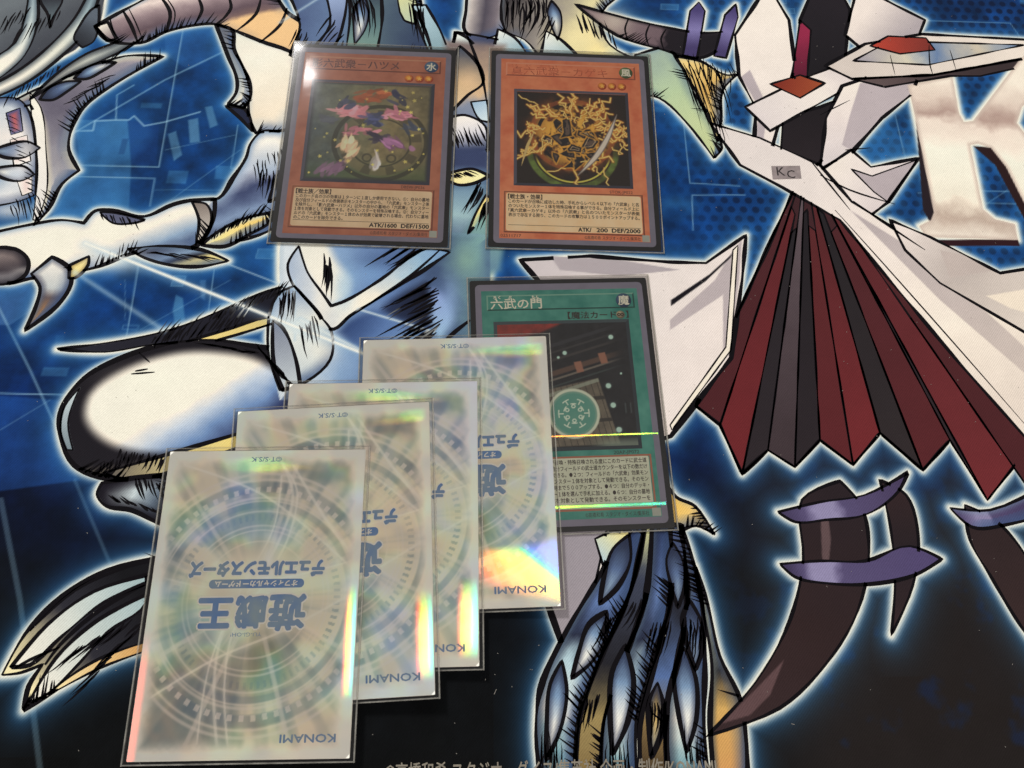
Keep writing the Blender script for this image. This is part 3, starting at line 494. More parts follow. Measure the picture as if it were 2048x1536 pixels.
([(132.8,150.8),(167.7,45.1),(179.9,56.9),(134.9,153.2)],[(0,(78,36,40)),(1,(106,42,46))],[(125.2,174.3),(173.7,50.9)],None,0.7,0,0),
([(138.5,145.6),(179.9,56.9),(187.3,38.5),(140.7,140.6)],[(0,(36,30,34)),(1,(44,36,38))],[(125.2,174.3),(183.6,47.6)],None,0.7,0,0),
([(132.3,158.6),(187.3,38.5),(193.4,62),(132.8,161.7)],[(0,(72,35,38)),(1,(74,34,38))],[(125.2,174.3),(190.3,50.1)],None,0.7,0,0),
([(90.1,192.8),(109.1,186.3),(131.1,174.4),(140.9,158.2),(167.5,138.1),(203.3,100.5),(192,56.9),(168.8,92.9),(147,129.5),(135,150.2),(114.1,164.6),(99.8,173.7)],[(0,(220,212,208)),(0.4,(236,226,218)),(0.75,(240,230,216)),(1,(226,214,202))],[(124.2,181.1),(188.1,83.4)],None,1.3,1,0),
([(139.6,154.6),(166.3,133.9),(200.8,90.9),(198.4,81.7),(166.7,117.6)],[(0,(180,170,172)),(1,(200,188,180))],[(139.6,154.6),(189.9,90.9)],None,0,0,0),
([(154.2,150.6),(168.2,143.6),(191.7,128.9),(211.6,132.5),(203.1,99.7),(168.1,124.5),(157.6,137.9)],[(0,(232,222,216)),(0.5,(188,178,172)),(1,(214,204,194))],[(155.8,148.5),(194.6,110.1)],None,1.3,1,0),
([(170.9,138.1),(179.9,135.8),(190.1,130.1),(172.3,126.6)],[(0,(190,178,172))],None,None,0,0,0),
([(184.2,119.5),(209.5,124.3),(205.8,110.2),(192.1,114.8)],[(0,(236,224,206))],None,None,0,0,0),
([(15.2,131.5),(40.4,133.5),(69.4,131.5),(82.5,131.3),(98.6,143.2),(95,124.7),(87.7,94.5),(64.4,66.5),(50.4,61.7),(42.3,97)],[(0,(196,188,190)),(0.5,(222,214,210)),(1,(230,220,214))],[(25.9,129.6),(80.6,97.4)],None,1.5,1,0),
([(26,133.3),(51.2,132.1),(72.7,128.4),(50.8,125.6),(29.4,127.7)],[(0,(168,160,164))],None,None,0,0,0),
([(93,136.8),(96.8,141.1),(93.9,124.6),(87,95.2),(85.2,97.4),(87.4,118.6),(67.2,104.8),(67.5,108.6),(85.1,124.5)],[(0,(180,170,172))],None,None,0,0,0),
([(93,136.8),(95.1,138.9),(88,97.5),(64.9,68.6),(64.4,70.3),(86.3,98.6)],[(0,(236,228,212))],None,None,0.5,0,0),
([(68.5,116.4),(83.5,126.9),(92.9,135.6),(91.6,133.5),(81.8,124.1),(68.3,114)],[(0,(22,20,26))],None,None,0,0,0),
([(22.8,37.3),(45.7,37.2),(44.9,34.7),(38.2,14.4),(34.4,-0),(30.9,-12.7),(26.6,0.1),(22.2,13)],[(0,(150,144,152)),(1,(158,150,156))],[(28.1,34.1),(31,-11.1)],None,1.9,1,0),
([(41.4,35.7),(44.9,35.3),(37.5,13.2),(33.9,1.4),(32.2,-4.2),(33.2,5.7),(37.2,20.3)],[(0,(226,220,214))],None,None,0.8,0,0),
([(61.2,51.7),(64.4,46.2),(70.3,43.2),(75.6,34.3),(70,36.9),(63.2,35.3),(58.6,38.8)],[(0,(232,190,96)),(0.5,(236,200,120)),(1,(70,56,36))],[(64,45.2),(72.8,35.6)],None,1.4,1,1),
([(49.2,37.2),(38.5,21.8),(25.5,2.1),(19.2,-10.9),(17.7,-22.9),(19.2,-37.1),(28.5,-37.2),(30.1,-19.2),(35.7,-5.6),(47.9,17.3),(53.7,37.2)],[(0,(46,60,96)),(0.3,(96,122,172)),(0.45,(40,46,66)),(0.6,(176,204,214)),(0.75,(238,234,222)),(0.92,(120,160,170)),(1,(40,44,50))],[(47.2,35.7),(21.5,-34.6)],((34,38,56),1.5),1.6,1,1),
([(53.7,37.2),(47.9,17.3),(36.7,-4.2),(30.7,-19.2),(28.5,-37.2),(35.6,-37.4),(37.3,-20.6),(42.5,-7.1),(52.1,14.3),(58.2,37.2)],[(0,(206,206,150)),(0.2,(60,66,84)),(0.55,(34,34,40)),(0.8,(150,132,86)),(1,(120,100,64))],[(53.6,35.6),(32.9,-34.8)],None,1.4,1,1),
([(55.9,37.2),(52.1,14.3),(43.2,-5.7),(37.7,-19.3),(36.2,-37.4),(46.5,-37.5),(47,-20.7),(52.2,-5.8),(59.8,14.2),(62.3,37.2)],[(0,(46,60,96)),(0.3,(96,122,172)),(0.45,(40,46,66)),(0.6,(176,204,214)),(0.75,(238,234,222)),(0.92,(120,160,170)),(1,(40,44,50))],[(56.8,35.6),(41.5,-34.9)],((30,34,50),1.6),1.6,1,1),
([(61.7,37.2),(60.2,14.2),(53.8,-4.4),(48.2,-20.7),(47.6,-37.6),(55,-37.7),(55.3,-23.5),(59.3,-7.3),(64.6,11.3),(65.6,37.2)],[(0,(70,84,120)),(0.35,(36,38,48)),(0.6,(84,110,160)),(0.8,(130,108,70)),(1,(60,48,34))],[(61.6,35.6),(51.5,-35.1)],None,1.4,1,1),
([(64.9,37.2),(65.7,17.2),(62,-0.3),(56.5,-15.5),(55.6,-37.7),(67.1,-37.9),(67,-21),(68.9,-4.6),(69.7,12.7),(67.4,29.3)],[(0,(46,60,96)),(0.3,(96,122,172)),(0.45,(40,46,66)),(0.6,(176,204,214)),(0.75,(238,234,222)),(0.92,(120,160,170)),(1,(40,44,50))],[(66.4,35.6),(60,-36.5)],((34,36,48),1.6),1.6,1,1),
([(68.6,24.7),(71.5,12.7),(73.7,-2.1),(78.7,-14.9),(78.1,-38.1),(68.6,-37.9),(68.8,-21),(71,-4.6),(70,9.8)],[(0,(206,216,190)),(0.3,(170,196,200)),(0.5,(40,42,48)),(0.7,(206,166,96)),(1,(206,150,92))],[(70,23.2),(73.2,-35.5)],((60,52,40),1),1.4,1,1),
([(37.5,32.9),(45,35.7),(49.1,35.3),(42.8,26.4),(39.6,24.9)],[(0,(180,204,214)),(1,(232,220,150))],[(38.8,26.4),(47.1,35)],None,1.2,0,1),
([(48.4,34.1),(48.4,26.4),(43.8,18.1),(38,13.2),(39.7,21.1),(43,29.8)],[(0,(28,30,42)),(0.5,(84,104,140)),(1,(176,200,210))],[(48.4,34.1),(38.4,12.9)],((44,52,76),1),1.3,0,1),
([(62.1,31.7),(64.9,26),(64.7,18.1),(62.1,12),(60.5,18.6),(59.7,26.5)],[(0,(28,30,42)),(0.5,(84,104,140)),(1,(176,200,210))],[(62.1,31.7),(62.6,12)],((44,52,76),1),1.3,0,1),
([(40,11),(39.5,3.9),(34.7,-3.5),(28.7,-7.8),(31,-0.5),(34.5,7.4)],[(0,(40,48,72)),(0.35,(120,148,180)),(0.65,(226,228,222)),(1,(246,240,222))],[(40,11),(29.2,-7.9)],((44,52,76),1),1.3,0,1),
([(65.9,14.2),(68.8,8.3),(68.6,0.2),(65.9,-5.9),(64.1,0.8),(63.3,8.8)],[(0,(28,30,42)),(0.5,(84,104,140)),(1,(176,200,210))],[(65.9,14.2),(66.2,-5.9)],((44,52,76),1),1.3,0,1),
([(25.9,-2.9),(27.1,-11.4),(24.7,-22),(20.6,-29.4),(20.9,-20.1),(22.2,-9.3)],[(0,(40,48,72)),(0.35,(120,148,180)),(0.65,(226,228,222)),(1,(246,240,222))],[(25.9,-2.9),(21.1,-29.4)],((44,52,76),1),1.3,0,1),
([(45.2,1.2),(47.1,-8.4),(44.5,-20.1),(39.7,-28.4),(39.5,-18.1),(40.8,-6.1)],[(0,(40,48,72)),(0.35,(120,148,180)),(0.65,(226,228,222)),(1,(246,240,222))],[(45.2,1.2),(40.3,-28.4)],((44,52,76),1),1.3,0,1),
([(54.2,-9.3),(55.5,-15.6),(54,-23.6),(50.9,-29.3),(50.7,-22.4),(51.3,-14.3)],[(0,(60,50,40)),(0.5,(206,176,110)),(1,(244,228,170))],[(54.2,-9.3),(51.2,-29.3)],((44,52,76),1),1.3,0,1),
([(63,0.4),(65.8,-8.3),(64.8,-19.8),(61.2,-28.2),(59.8,-18.5),(59.5,-7)],[(0,(40,48,72)),(0.35,(120,148,180)),(0.65,(226,228,222)),(1,(246,240,222))],[(63,0.4),(61.7,-28.2)],((44,52,76),1),1.3,0,1),
([(105.6,45.2),(119.2,51.4),(124.9,43.5),(125.1,29.1),(118.5,10.9),(105.6,-5),(90.2,-16.7),(67.6,-23.9),(83.5,-9.8),(96.6,8.1),(103.3,26.1)],[(0,(40,32,36)),(0.6,(48,35,36)),(1,(54,40,42))],[(115.4,48.4),(77.7,-21.1)],None,1,1,1),
([(71.8,-20.8),(83.3,-11.7),(93.2,-3.4),(87.7,-13.1),(81,-18.5)],[(0,(92,70,72))],None,None,0,0,0),
([(111.4,43.5),(113.6,45.1),(113.2,32.3),(109.8,18.4),(109.6,27.6)],[(0,(92,74,76))],None,None,0,0,0),
([(132.7,51.7),(140.6,46.8),(142.1,33.8),(137.4,18.3),(127.6,3.4),(131.9,19.8),(133.4,37)],[(0,(50,36,38)),(0.5,(36,30,34)),(1,(52,38,40))],[(134.1,50.1),(130.7,4.9)],None,1,1,1),
([(159.7,43.5),(168.7,38.6),(176.1,27.3),(179.6,8.9),(175.8,-5.7),(169.2,6),(163,21.2),(158.9,32.2)],[(0,(44,34,36)),(1,(54,40,40))],[(161.1,41.8),(172.7,7.5)],None,1,1,1),
([(97.2,41.3),(111.5,44.5),(126.8,46.8),(142.7,54.4),(138.1,47.8),(125.7,40.3),(112.3,38.7),(102.3,38.1)],[(0,(62,54,84)),(0.2,(84,76,112)),(0.3,(140,134,170)),(0.42,(140,134,170)),(0.5,(84,76,112)),(1,(70,60,92))],[(97.9,41.9),(139.2,50.1)],None,1,1,1),
([(95.7,24.9),(108.7,25.8),(123.2,25.7),(138.7,30.3),(148.4,26.2),(138.6,21.3),(123.6,18.6),(109.3,19),(100,20.9)],[(0,(62,54,84)),(0.15,(84,76,112)),(0.22,(140,134,170)),(0.34,(140,134,170)),(0.4,(84,76,112)),(1,(78,68,108))],[(96.5,23.7),(146.1,25.9)],None,1,1,1),
([(154.5,42.5),(167.8,41.8),(190.5,51.1),(188.4,43.1),(169.9,36.6),(160.5,36.3)],[(0,(78,70,106)),(0.2,(134,128,164)),(0.4,(134,128,164)),(0.44,(80,72,108)),(1,(66,58,92))],[(157.4,40.2),(182.1,45.1)],None,1,1,1)]

SOFT = [
(-165,169.9,6,17.4,(250,246,240),0.75),
(-165.2,148.5,10.3,4.5,(236,238,238),0.7),
(-125.7,129.2,11.8,5.6,(250,246,230),0.8),
(-46,119.7,4.5,11.4,(150,190,220),0.6),
(-36.8,125.7,8.7,7.7,(120,160,205),0.6),
(-34.4,130.7,10.5,4.8,(60,80,120),0.5),
(-9.5,115.4,4.5,11.5,(140,170,215),0.6),
(-4.4,131.2,5.3,7.8,(140,176,150),0.5),
(-19.4,100.2,10.2,3,(150,190,215),0.5),
(55.6,243,8.3,9.1,(196,188,170),0.6),
(40.9,234.6,12.2,9,(246,230,170),0.5),
(-107.3,85,14.5,6,(250,240,222),0.5),
(-3.4,210.6,5.1,6.5,(220,186,146),0.6),
(-153.6,124.9,6.7,1.8,(250,246,236),0.4),
(-51.2,96.2,6.7,7.3,(240,236,220),0.6),
(-54.2,114.8,3.4,15,(246,240,224),0.5)]

HATCH = [
((-109.1,97.5),(-80.4,105.1),(4.4,8.5),26,0.75),
((-90.6,106.8),(-68,116.5),(3,5.7),20,0.7),
((-112.9,60.5),(-98.7,58.9),(-1.3,-5.5),16,0.8),
((-118.4,56.5),(-109.6,58.9),(-0.5,-4.2),10,0.7),
((-69.1,92.4),(-58.1,80.1),(-5.6,6.1),16,0.8),
((-89.4,97.6),(-72.6,94.9),(-7.8,1.4),9,0.8),
((-79.9,166.1),(-71.4,165.3),(-0.1,-9.4),14,0.8),
((-82.7,169.3),(-73.5,176.2),(2,-8.6),10,0.6),
((-88.8,141.8),(-78,148.2),(3.2,6.2),16,0.7),
((-93.7,138.1),(-86.3,142.9),(1.2,4.1),10,0.6),
((-116,132.3),(-97,131.3),(10.6,-2.6),7,0.7),
((-133.1,147.5),(-121.4,145.3),(2.1,-4),9,0.6),
((-9.1,180),(3,181.3),(-2.8,7.7),13,0.9),
((-9.4,166.3),(-3.9,168.6),(4.5,-2.1),7,0.9),
((-1.1,161.2),(1.9,161.7),(-5.4,-12.9),5,1.2),
((3.6,156.2),(5.4,155.1),(-4.7,-11.9),5,1),
((10.6,251.8),(27.1,252.5),(-0.9,-18.3),22,0.9),
((20.9,249.6),(31,242.1),(-5.5,-13.3),10,0.8),
((-28.9,250.3),(-22.7,245.2),(2.6,-18),8,0.9),
((-52.3,249.3),(-44.3,249.7),(3.1,-17.9),8,0.9),
((42,237.3),(54.9,230),(-2.4,11.4),9,1),
((80.1,223.3),(96.5,216.3),(5.2,-31.5),20,0.55),
((83.6,208.5),(93.4,194.3),(2.6,-14.3),10,0.55),
((89,222.5),(100.6,216.4),(-1.8,-14.9),10,0.6),
((18.7,-30.7),(24.5,-30.8),(0.2,9.1),12,0.6),
((38.1,-33.1),(44.7,-33.2),(0.3,10.4),12,0.6),
((60.9,-30.1),(66,-31.5),(0.1,7.9),10,0.6),
((39.4,8.5),(52.1,14.3),(-5,-8.5),9,0.8),
((53,5.5),(59.2,6.9),(-3.4,-9.9),9,0.7),
((63.2,6.9),(68.8,6.8),(-1.9,-11.4),10,0.7),
((30.9,-13.8),(36.2,-13.9),(-2.7,-9.3),8,0.8),
((51.5,-15.4),(56.2,-15.5),(-1.4,-11.9),8,0.8),
((-116.2,1.5),(-103.1,8.3),(-7.2,-6.7),9,0.9),
((-109.3,-5.4),(-97.5,9.6),(-8.3,-7.9),10,0.8),
((-112,45.3),(-96.1,40.7),(-4.5,3.1),9,0.9),
((-106.9,51.7),(-97.5,50.1),(3.1,-6.3),8,0.9),
((-68,116.5),(-63.1,118.5),(0,-11.3),10,0.8),
((-60.3,105.3),(-55.3,107.2),(2.6,-11),7,0.9),
((-54,130.4),(-51.4,128.4),(0.6,-12.5),5,1.1),
((-178.2,229.2),(-165,239.8),(-1.7,-9.9),9,0.7),
((-184.8,234),(-176.4,239.3),(-1.6,-10),8,0.7),
((-151.5,196.6),(-138.8,208.7),(-6.6,-3.9),12,0.6),
((-140.3,218.3),(-130.5,228.5),(-4.6,-6.4),9,0.6),
((-175.5,198.2),(-160,212.8),(-0.7,-5.5),16,0.6),
((-175.4,189.1),(-160,156.9),(5.2,-2.6),14,0.5),
((-157.8,154.9),(-165.6,150.6),(3.3,-8.2),9,0.6),
((-72.9,233.1),(-62.6,225.9),(-3,-10.1),8,0.8),
((-59.6,238.7),(-53,228.7),(-5.1,-10.3),6,0.8),
((-18,122.6),(-15.1,104.9),(-16.9,-10.3),17,1.15),
((-27.6,136.8),(-17,136.2),(-11.9,-9.4),8,1.1),
((-21.2,104.8),(-15.2,102.4),(-8.3,-5.7),6,1.1)]

STROKES = [
([(-140.8,240.2),(-136.6,233.2),(-132.6,224.4)],1.6),
([(-128.1,248.9),(-122.6,240.4),(-122.3,230.3)],1.6),
([(-113.3,249.5),(-110.3,241.9),(-112.4,234.1)],1.4),
([(-101.1,250),(-99.1,243.3),(-103.2,235)],1.4),
([(-87.9,249.5),(-89,240.6),(-95.8,231.7)],1.4),
([(-77.1,244.2),(-79,235.4),(-86.3,226.1)],1.4),
([(-138.7,241.3),(-134.9,234.3),(-130.8,225.5)],0.6),
([(-126.2,249),(-120.7,240.4),(-120.6,231.3)],0.6),
([(-145.2,236.4),(-143.1,230.5),(-139.6,225.2)],0.8),
([(61.5,244.3),(59.5,238.4),(60.4,232.2)],0.8),
([(70,241.4),(67.9,235.6),(68.8,230)],0.8),
([(76.5,239),(74,233.8),(74.8,228.1)],0.8),
([(-112.3,94.7),(-108.2,91.2)],0.6),
([(-112.6,88.1),(-108.5,88.9)],0.7),
([(-113.7,87.1),(-106.1,87.8)],0.7),
([(133.8,154.5),(147.4,133.6),(169.9,98.2),(188.1,69)],0.6),
([(141.4,158.6),(150.4,150.5),(165.2,138.1)],1),
([(127.5,176.6),(139.6,154.6)],0.8),
([(130.4,169.9),(141,163.4),(157.4,157.6)],0.8),
([(134.6,197.9),(147.9,205.5)],0.5),
([(142,181.6),(152.1,182.8)],0.6),
([(186.2,234.6),(184.5,224.2),(184.7,219.1)],0.6),
([(168.6,228.8),(168.8,218.6)],0.4),
([(194.6,232.3),(195,222)],0.4),
([(-13.4,135.1),(-23.6,124.5),(-36.7,113.9),(-45.2,107.3)],1.2),
([(-2.4,107.8),(-9.2,101.7),(-11.9,98.4)],1.6),
([(-5.6,235.5),(-1.5,223),(1.7,210.8),(3.3,198.9)],1.4),
([(-25.9,245.1),(-21.6,234.9),(-18.1,222.4)],1.6),
([(-132.2,-3.3),(-128.4,-1.1),(-120.6,2.3)],1),
([(-123.9,-2.5),(-120.7,2.9),(-111,12.6),(-99,19.7)],1.4),
([(-130,6.8),(-119.2,18.3),(-105.7,24.7),(-95.7,27)],1)]

PALE_LINES = [
([(-116.3,231),(-116.3,167.7),(-146.3,167.8)],0.45,0.75),
([(-152.4,163),(-117.1,162.7),(-117.1,151.1)],0.45,0.7),
([(-90.1,186.9),(-90.5,167.8),(-83.6,167.1)],0.4,0.6),
([(-151.9,179.5),(-119.8,207),(-95.4,224.2),(-64.1,246.2)],0.8,0.6),
([(-117.5,128.6),(-117.3,99.9)],0.45,0.7),
([(-91.5,125.8),(-91.6,106.8)],0.4,0.6),
([(-157.2,80.2),(-133.5,79.7)],0.4,0.8),
([(-162.8,113.4),(-146.2,88.2),(-134.7,69.5)],0.8,0.6),
([(79.7,195.9),(79.7,165.2),(98.7,164.3)],0.45,0.6),
([(100.2,160.4),(80,159.9),(79,144.9)],0.45,0.6),
([(165.1,247.6),(224,247.7),(226.5,240.3)],0.4,0.55),
([(165.1,198.7),(165.5,177.6)],0.5,0.5),
([(167.4,162.7),(172.1,162.8)],0.4,0.6),
([(192,164.1),(211.8,164.1)],0.4,0.6),
([(190.8,158.8),(210.5,158.7)],0.4,0.6),
([(185.7,153.4),(206.6,167.1)],0.4,0.4),
([(-148.9,182.6),(-142.5,183),(-142.5,187.3),(-135,188),(-130.3,188.1),(-128.7,190),(-124.4,185.6),(-117,187.6),(-104.8,192.5)],0.7,0.8),
([(-135.1,188.4),(-136.5,199.4),(-131,204.2)],0.6,0.7),
([(-146.4,45.4),(-134.6,15.6),(-120.1,-29.3)],1.6,0.35),
([(-125.3,51.6),(-108.3,22.6)],1,0.3),
([(166.7,75.3),(177.2,75)],0.4,0.6),
([(-116.6,147.4),(-88.1,175.8)],0.3,0.35),
([(-116.3,157.9),(-88,158.5)],0.3,0.3),
([(-115.3,175.1),(-90.7,182.4)],0.3,0.35),
([(-121.1,121.5),(-118.7,106.5)],0.2,0.3),
([(-113.2,102.9),(-85.6,122)],0.3,0.3),
([(-151.4,67.8),(-137.9,77.9)],0.4,0.3)]

PANELS = [
([(-149.8,187.6),(-130.8,188.1),(-126.4,168.3),(-124.2,149.3),(-150.7,144.7),(-144.5,167.9)],(70,130,180),0.55),
([(-130.8,188.1),(-119,186.2),(-117.5,168.5),(-126.4,168.3)],(20,56,120),0.5),
([(-108.7,188.7),(-105.2,189.7),(-103.1,179),(-106.7,178.4)],(110,160,190),0.6),
([(-115.2,182.2),(-112.5,183.6),(-108.8,173.1),(-111.4,170.4)],(110,160,190),0.6),
([(-103.3,194.8),(-100.7,195.4),(-97.5,186.7),(-100.2,185.3)],(110,160,190),0.55),
([(-103.5,110.4),(-103.2,116.1),(-100.7,114.9),(-98.9,106.7),(-101.9,104.8)],(90,150,190),0.6),
([(-95.8,121.9),(-93.8,121.9),(-93.2,114.3),(-94.6,115)],(90,140,190),0.5),
([(-165.2,117.1),(-152.4,119.2),(-147.6,111.7),(-155.9,104.2),(-162.4,104.2)],(90,130,180),0.5),
([(-157.1,79.5),(-134.7,77.9),(-131.9,61.3),(-123.7,51.6),(-150.2,47.7)],(34,86,166),0.5),
([(-123.2,231.2),(-106.3,234.4),(-100.6,219.6),(-111.1,212),(-121.5,218.9)],(50,100,160),0.35)]

RAYS = [
((-137.1,135.7),(-36,94.1),1.19,1),
((-136.9,135),(-36,94.1),3.39,0.35),
((-138.4,124.2),(-104.9,102.6),1.51,0.5),
((-41,111.5),(-14.7,103.2),0.68,0.8),
((-63.7,122.4),(-61.5,99.7),0.6,0.7),
((-79.1,236.6),(-64.4,250.2),0.98,0.6),
((-87.2,128.3),(-63.1,118.5),0.51,0.6),
((-133.2,133),(-108,124),1.02,0.5),
((-60.4,107.2),(-39.5,96.3),1.35,0.8)]

BADGE = (117.3, 170.7)
# ------------------------------------------------------------------ the table and the playmat
M_TABLE = mat_print('table_top', (96, 78, 64), 0.5, 0.2, 30)
tb = plate('tabletop', [(-900, -500), (900, -500), (900, 900), (-900, 900)], -32, -2.4, M_TABLE, None)
tb['kind'] = 'structure'

mat_root = empty('playmat', 'blue cloth playmat printed with white shards, a maroon fan and a large letter K', 'playmat')
MX0, MX1, MY0, MY1 = -285.0, 325.0, -41.0, 313.0
M_RUBBER = mat_print('black_rubber', (24, 23, 22), 0.8, 0.3, 900)
plate('rubber_base', rounded_rect((MX0 + MX1) / 2, (MY0 + MY1) / 2, MX1 - MX0, MY1 - MY0, 4, 5), -2.3, -0.03, M_RUBBER, mat_root)

def axis_pts(a, f0, f1, b, fine, coarse):
    return np.concatenate([np.arange(a, f0, coarse), np.arange(f0, f1, fine), np.linspace(f1, b, max(2, int((b - f1) / coarse)))])
xs = axis_pts(MX0 + 0.5, -205.0, 246.0, MX1 - 0.5, 0.43, 3.0)
ys = np.concatenate([np.arange(MY0 + 0.5, 272.0, 0.43), np.linspace(272.0, MY1 - 0.5, 14)])
GX, GY = np.meshgrid(xs, ys)
# background: mottled blue running to near black towards the lower edge
n1 = fbm(GX, GY, 26, 3); n2 = fbm(GX, GY, 7, 9); n3 = fbm(GX * 0.5 + GY, GY * 0.5 - GX, 11, 21)
right = sstep(60, 110, GX)
t = GY + (n1 - 0.5) * 34 + right * -8
img = grad([(-30, (17, 15, 17)), (20, (15, 17, 26)), (52, (13, 26, 70)), (84, (17, 54, 128)), (120, (20, 70, 150)), (200, (22, 76, 152)), (260, (20, 66, 140))], t)
img *= (0.42 + 0.62 * n2 + 0.10 * (n3 - 0.5))[..., None]
img *= np.array([0.74, 0.95, 0.93])
warm = sstep(110, 30, GY) * right
over(img, (40, 34, 33), warm * 0.75)
over(img, (20, 40, 84), warm * sstep(0.55, 0.75, n3) * 0.45)
# dotted honeycomb on the right
hx = GX / 4.6; hy = GY / 4.0
row = np.floor(hy); fx = (hx + 0.5 * (row % 2)) % 1 - 0.5; fy = hy % 1 - 0.5
dd = np.hypot(fx * 4.6, fy * 4.0)
over(img, (8, 22, 50), sstep(1.75, 1.05, dd) * right * sstep(70, 100, GY) * 0.85)
over(img, (60, 130, 190), sstep(0.58, 0.8, n1) * sstep(110, 150, GY) * 0.4)
for P, col, a in PANELS:
    over(img, col, sstep(0.4, -0.4, poly_sd(GX, GY, P)) * a * (0.6 + 0.5 * n2))
for P, w, a in PALE_LINES:
    over(img, (168, 208, 226), sstep(w * 0.5 + 0.26, max(w * 0.5 - 0.3, 0), polyline_sd(GX, GY, P)) * a * 0.72)
# faint tech plating: small lighter and darker cells in the blue
for k in range(150):
    cx, cy = rng.uniform(-200, 240), rng.uniform(70, 270); w_, h_ = rng.uniform(1.5, 9), rng.uniform(1.5, 7); sk = rng.uniform(-0.2, 0.05)
    P = [(cx + sk * cy * 0, cy), (cx + w_, cy - 0.02 * w_), (cx + w_ - sk * h_, cy + h_), (cx - sk * h_, cy + h_)]
    i0, i1 = np.searchsorted(xs, [cx - 3, cx + w_ + 5]); j0, j1 = np.searchsorted(ys, [cy - 2, cy + h_ + 2]); sl = (slice(j0, j1), slice(i0, i1))
    if j1 - j0 < 2 or i1 - i0 < 2: continue
    d_ = poly_sd(GX[sl], GY[sl], P)
    sub = img[sl]; over(sub, [(92, 156, 200), (10, 34, 84)][k % 2], sstep(0.35, -0.35, d_) * rng.uniform(0.12, 0.42) * (0.4 + 0.9 * n2[sl]))
    if k % 3 == 0: over(sub, (150, 200, 224), sstep(0.4, 0.05, np.abs(d_)) * 0.25)
# glow that hugs the drawn shapes
outl, sds = [], []
glow = np.full(GX.shape, 99.0)
for pts, stops, axis, edge, ink, gl, sm in SHAPES:
    P = spline(pts) if sm else np.array(pts, float)
    outl.append(P)
    m = 12.0 if gl else 2.0
    i0, i1 = np.searchsorted(xs, [P[:, 0].min() - m, P[:, 0].max() + m]); j0, j1 = np.searchsorted(ys, [P[:, 1].min() - m, P[:, 1].max() + m])
    i1 = max(i1, i0 + 1); j1 = max(j1, j0 + 1)
    sl = (slice(j0, j1), slice(i0, i1))
    sd = poly_sd(GX[sl], GY[sl], P).astype(np.float32)
    sds.append((sl, sd))
    if gl: glow[sl] = np.minimum(glow[sl], sd)
gd = np.maximum(glow, 0)
over(img, (58, 132, 196), np.exp(-gd / 3.6) * 0.88)
over(img, (240, 238, 222), np.exp(-(gd / 1.75) ** 2.2))
wob = (n2 - 0.5) * 2
for (sl, sd), (pts, stops, axis, edge, ink, gl, sm) in zip(sds, SHAPES):
    x, y = GX[sl], GY[sl]
    if axis:
        (ax, ay), (bx, by) = axis
        L = (bx - ax) ** 2 + (by - ay) ** 2
        tt = ((x - ax) * (bx - ax) + (y - ay) * (by - ay)) / L + wob[sl] * 0.07
        col = grad(stops, tt)
    else:
        col = np.broadcast_to(np.array(stops[0][1], float), x.shape + (3,)).copy()
    if edge:
        e = np.clip(1 + sd / (edge[1] * 2.2), 0, 1)[..., None]
        col = col * (1 - e) + np.array(edge[0], float) * e
    if sm and gl and np.mean([c_[1] for c_ in stops]) > 105 and min(sd.shape) > 3:   # airbrushed blue shading along one flank, as drawn
        gy_, gx_ = np.gradient(sd); gn = np.hypot(gx_, gy_) + 1e-6
        flank = np.clip((0.75 * gx_ - 0.66 * gy_) / gn, 0, 1) * sstep(-5.5, -0.3, sd)
        e = (flank * (0.55 + 0.5 * n2[sl]))[..., None]
        col = col * (1 - e) + np.array([62., 84, 124]) * e
        e = (np.clip((-0.6 * gx_ + 0.8 * gy_) / gn, 0, 1) * sstep(-2.4, -0.2, sd) * 0.45)[..., None]
        col = col * (1 - e) + np.array([120., 150, 172]) * e
    sub = img[sl]
    sf = 2.2 if (ink == 0 and sm and not gl) else 0.22
    over(sub, col, sstep(sf, -sf, sd))
for cx, cy, rx, ry, col, a in SOFT:
    r2 = ((GX - cx) / rx) ** 2 + ((GY - cy) / ry) ** 2
    over(img, col, np.exp(-r2 * 1.6) * a)
def ray_alpha(x, y):
    a = np.zeros(np.shape(x))
    for p, q, w, al in RAYS:
        a = np.maximum(a, np.exp(-(seg_dist(x, y, p, q) / (w * 0.75)) ** 2) * al)
    return a
ra = ray_alpha(GX, GY)
over(img, (84, 150, 206), np.clip(ra * 1.0, 0, 1) * 0.55)
over(img, (240, 240, 228), ra ** 1.8)
M_CLOTH = mat_vcol('printed_cloth', 0.85, 0.06, fabric=True)
grid_mesh('printed_cloth', xs, ys, 0.0, M_CLOTH, img, mat_root)

# ink contours and hatching, drawn as thin raised ribbons of ink
IV, IF = [], []
def ribbon(P, widths, closed=False, hide=None):
    P = np.asarray(P, float); n = len(P)
    if closed:
        tg = np.roll(P, -1, 0) - np.roll(P, 1, 0)
    else:
        tg = np.gradient(P, axis=0)
    tg /= (np.linalg.norm(tg, axis=1, keepdims=True) + 1e-9)
    nn = np.stack([-tg[:, 1], tg[:, 0]], 1)
    b = len(IV)
    for i in range(n):
        IV.append(P[i] + nn[i] * widths[i] / 2); IV.append(P[i] - nn[i] * widths[i] / 2)
    for i in range(n if closed else n - 1):
        j = (i + 1) % n
        if hide is not None and hide[i] and hide[j]: continue
        IF.append((b + 2 * i, b + 2 * i + 1, b + 2 * j + 1, b + 2 * j))
def dense(P, closed, step=1.0):
    P = np.asarray(P, float)
    if closed: P = np.vstack([P, P[:1]])
    out = []
    for a, b in zip(P[:-1], P[1:]):
        k = max(1, int(np.linalg.norm(b - a) / step))
        out += [a + (b - a) * i / k for i in range(k)]
    if not closed: out.append(P[-1])
    return np.array(out)
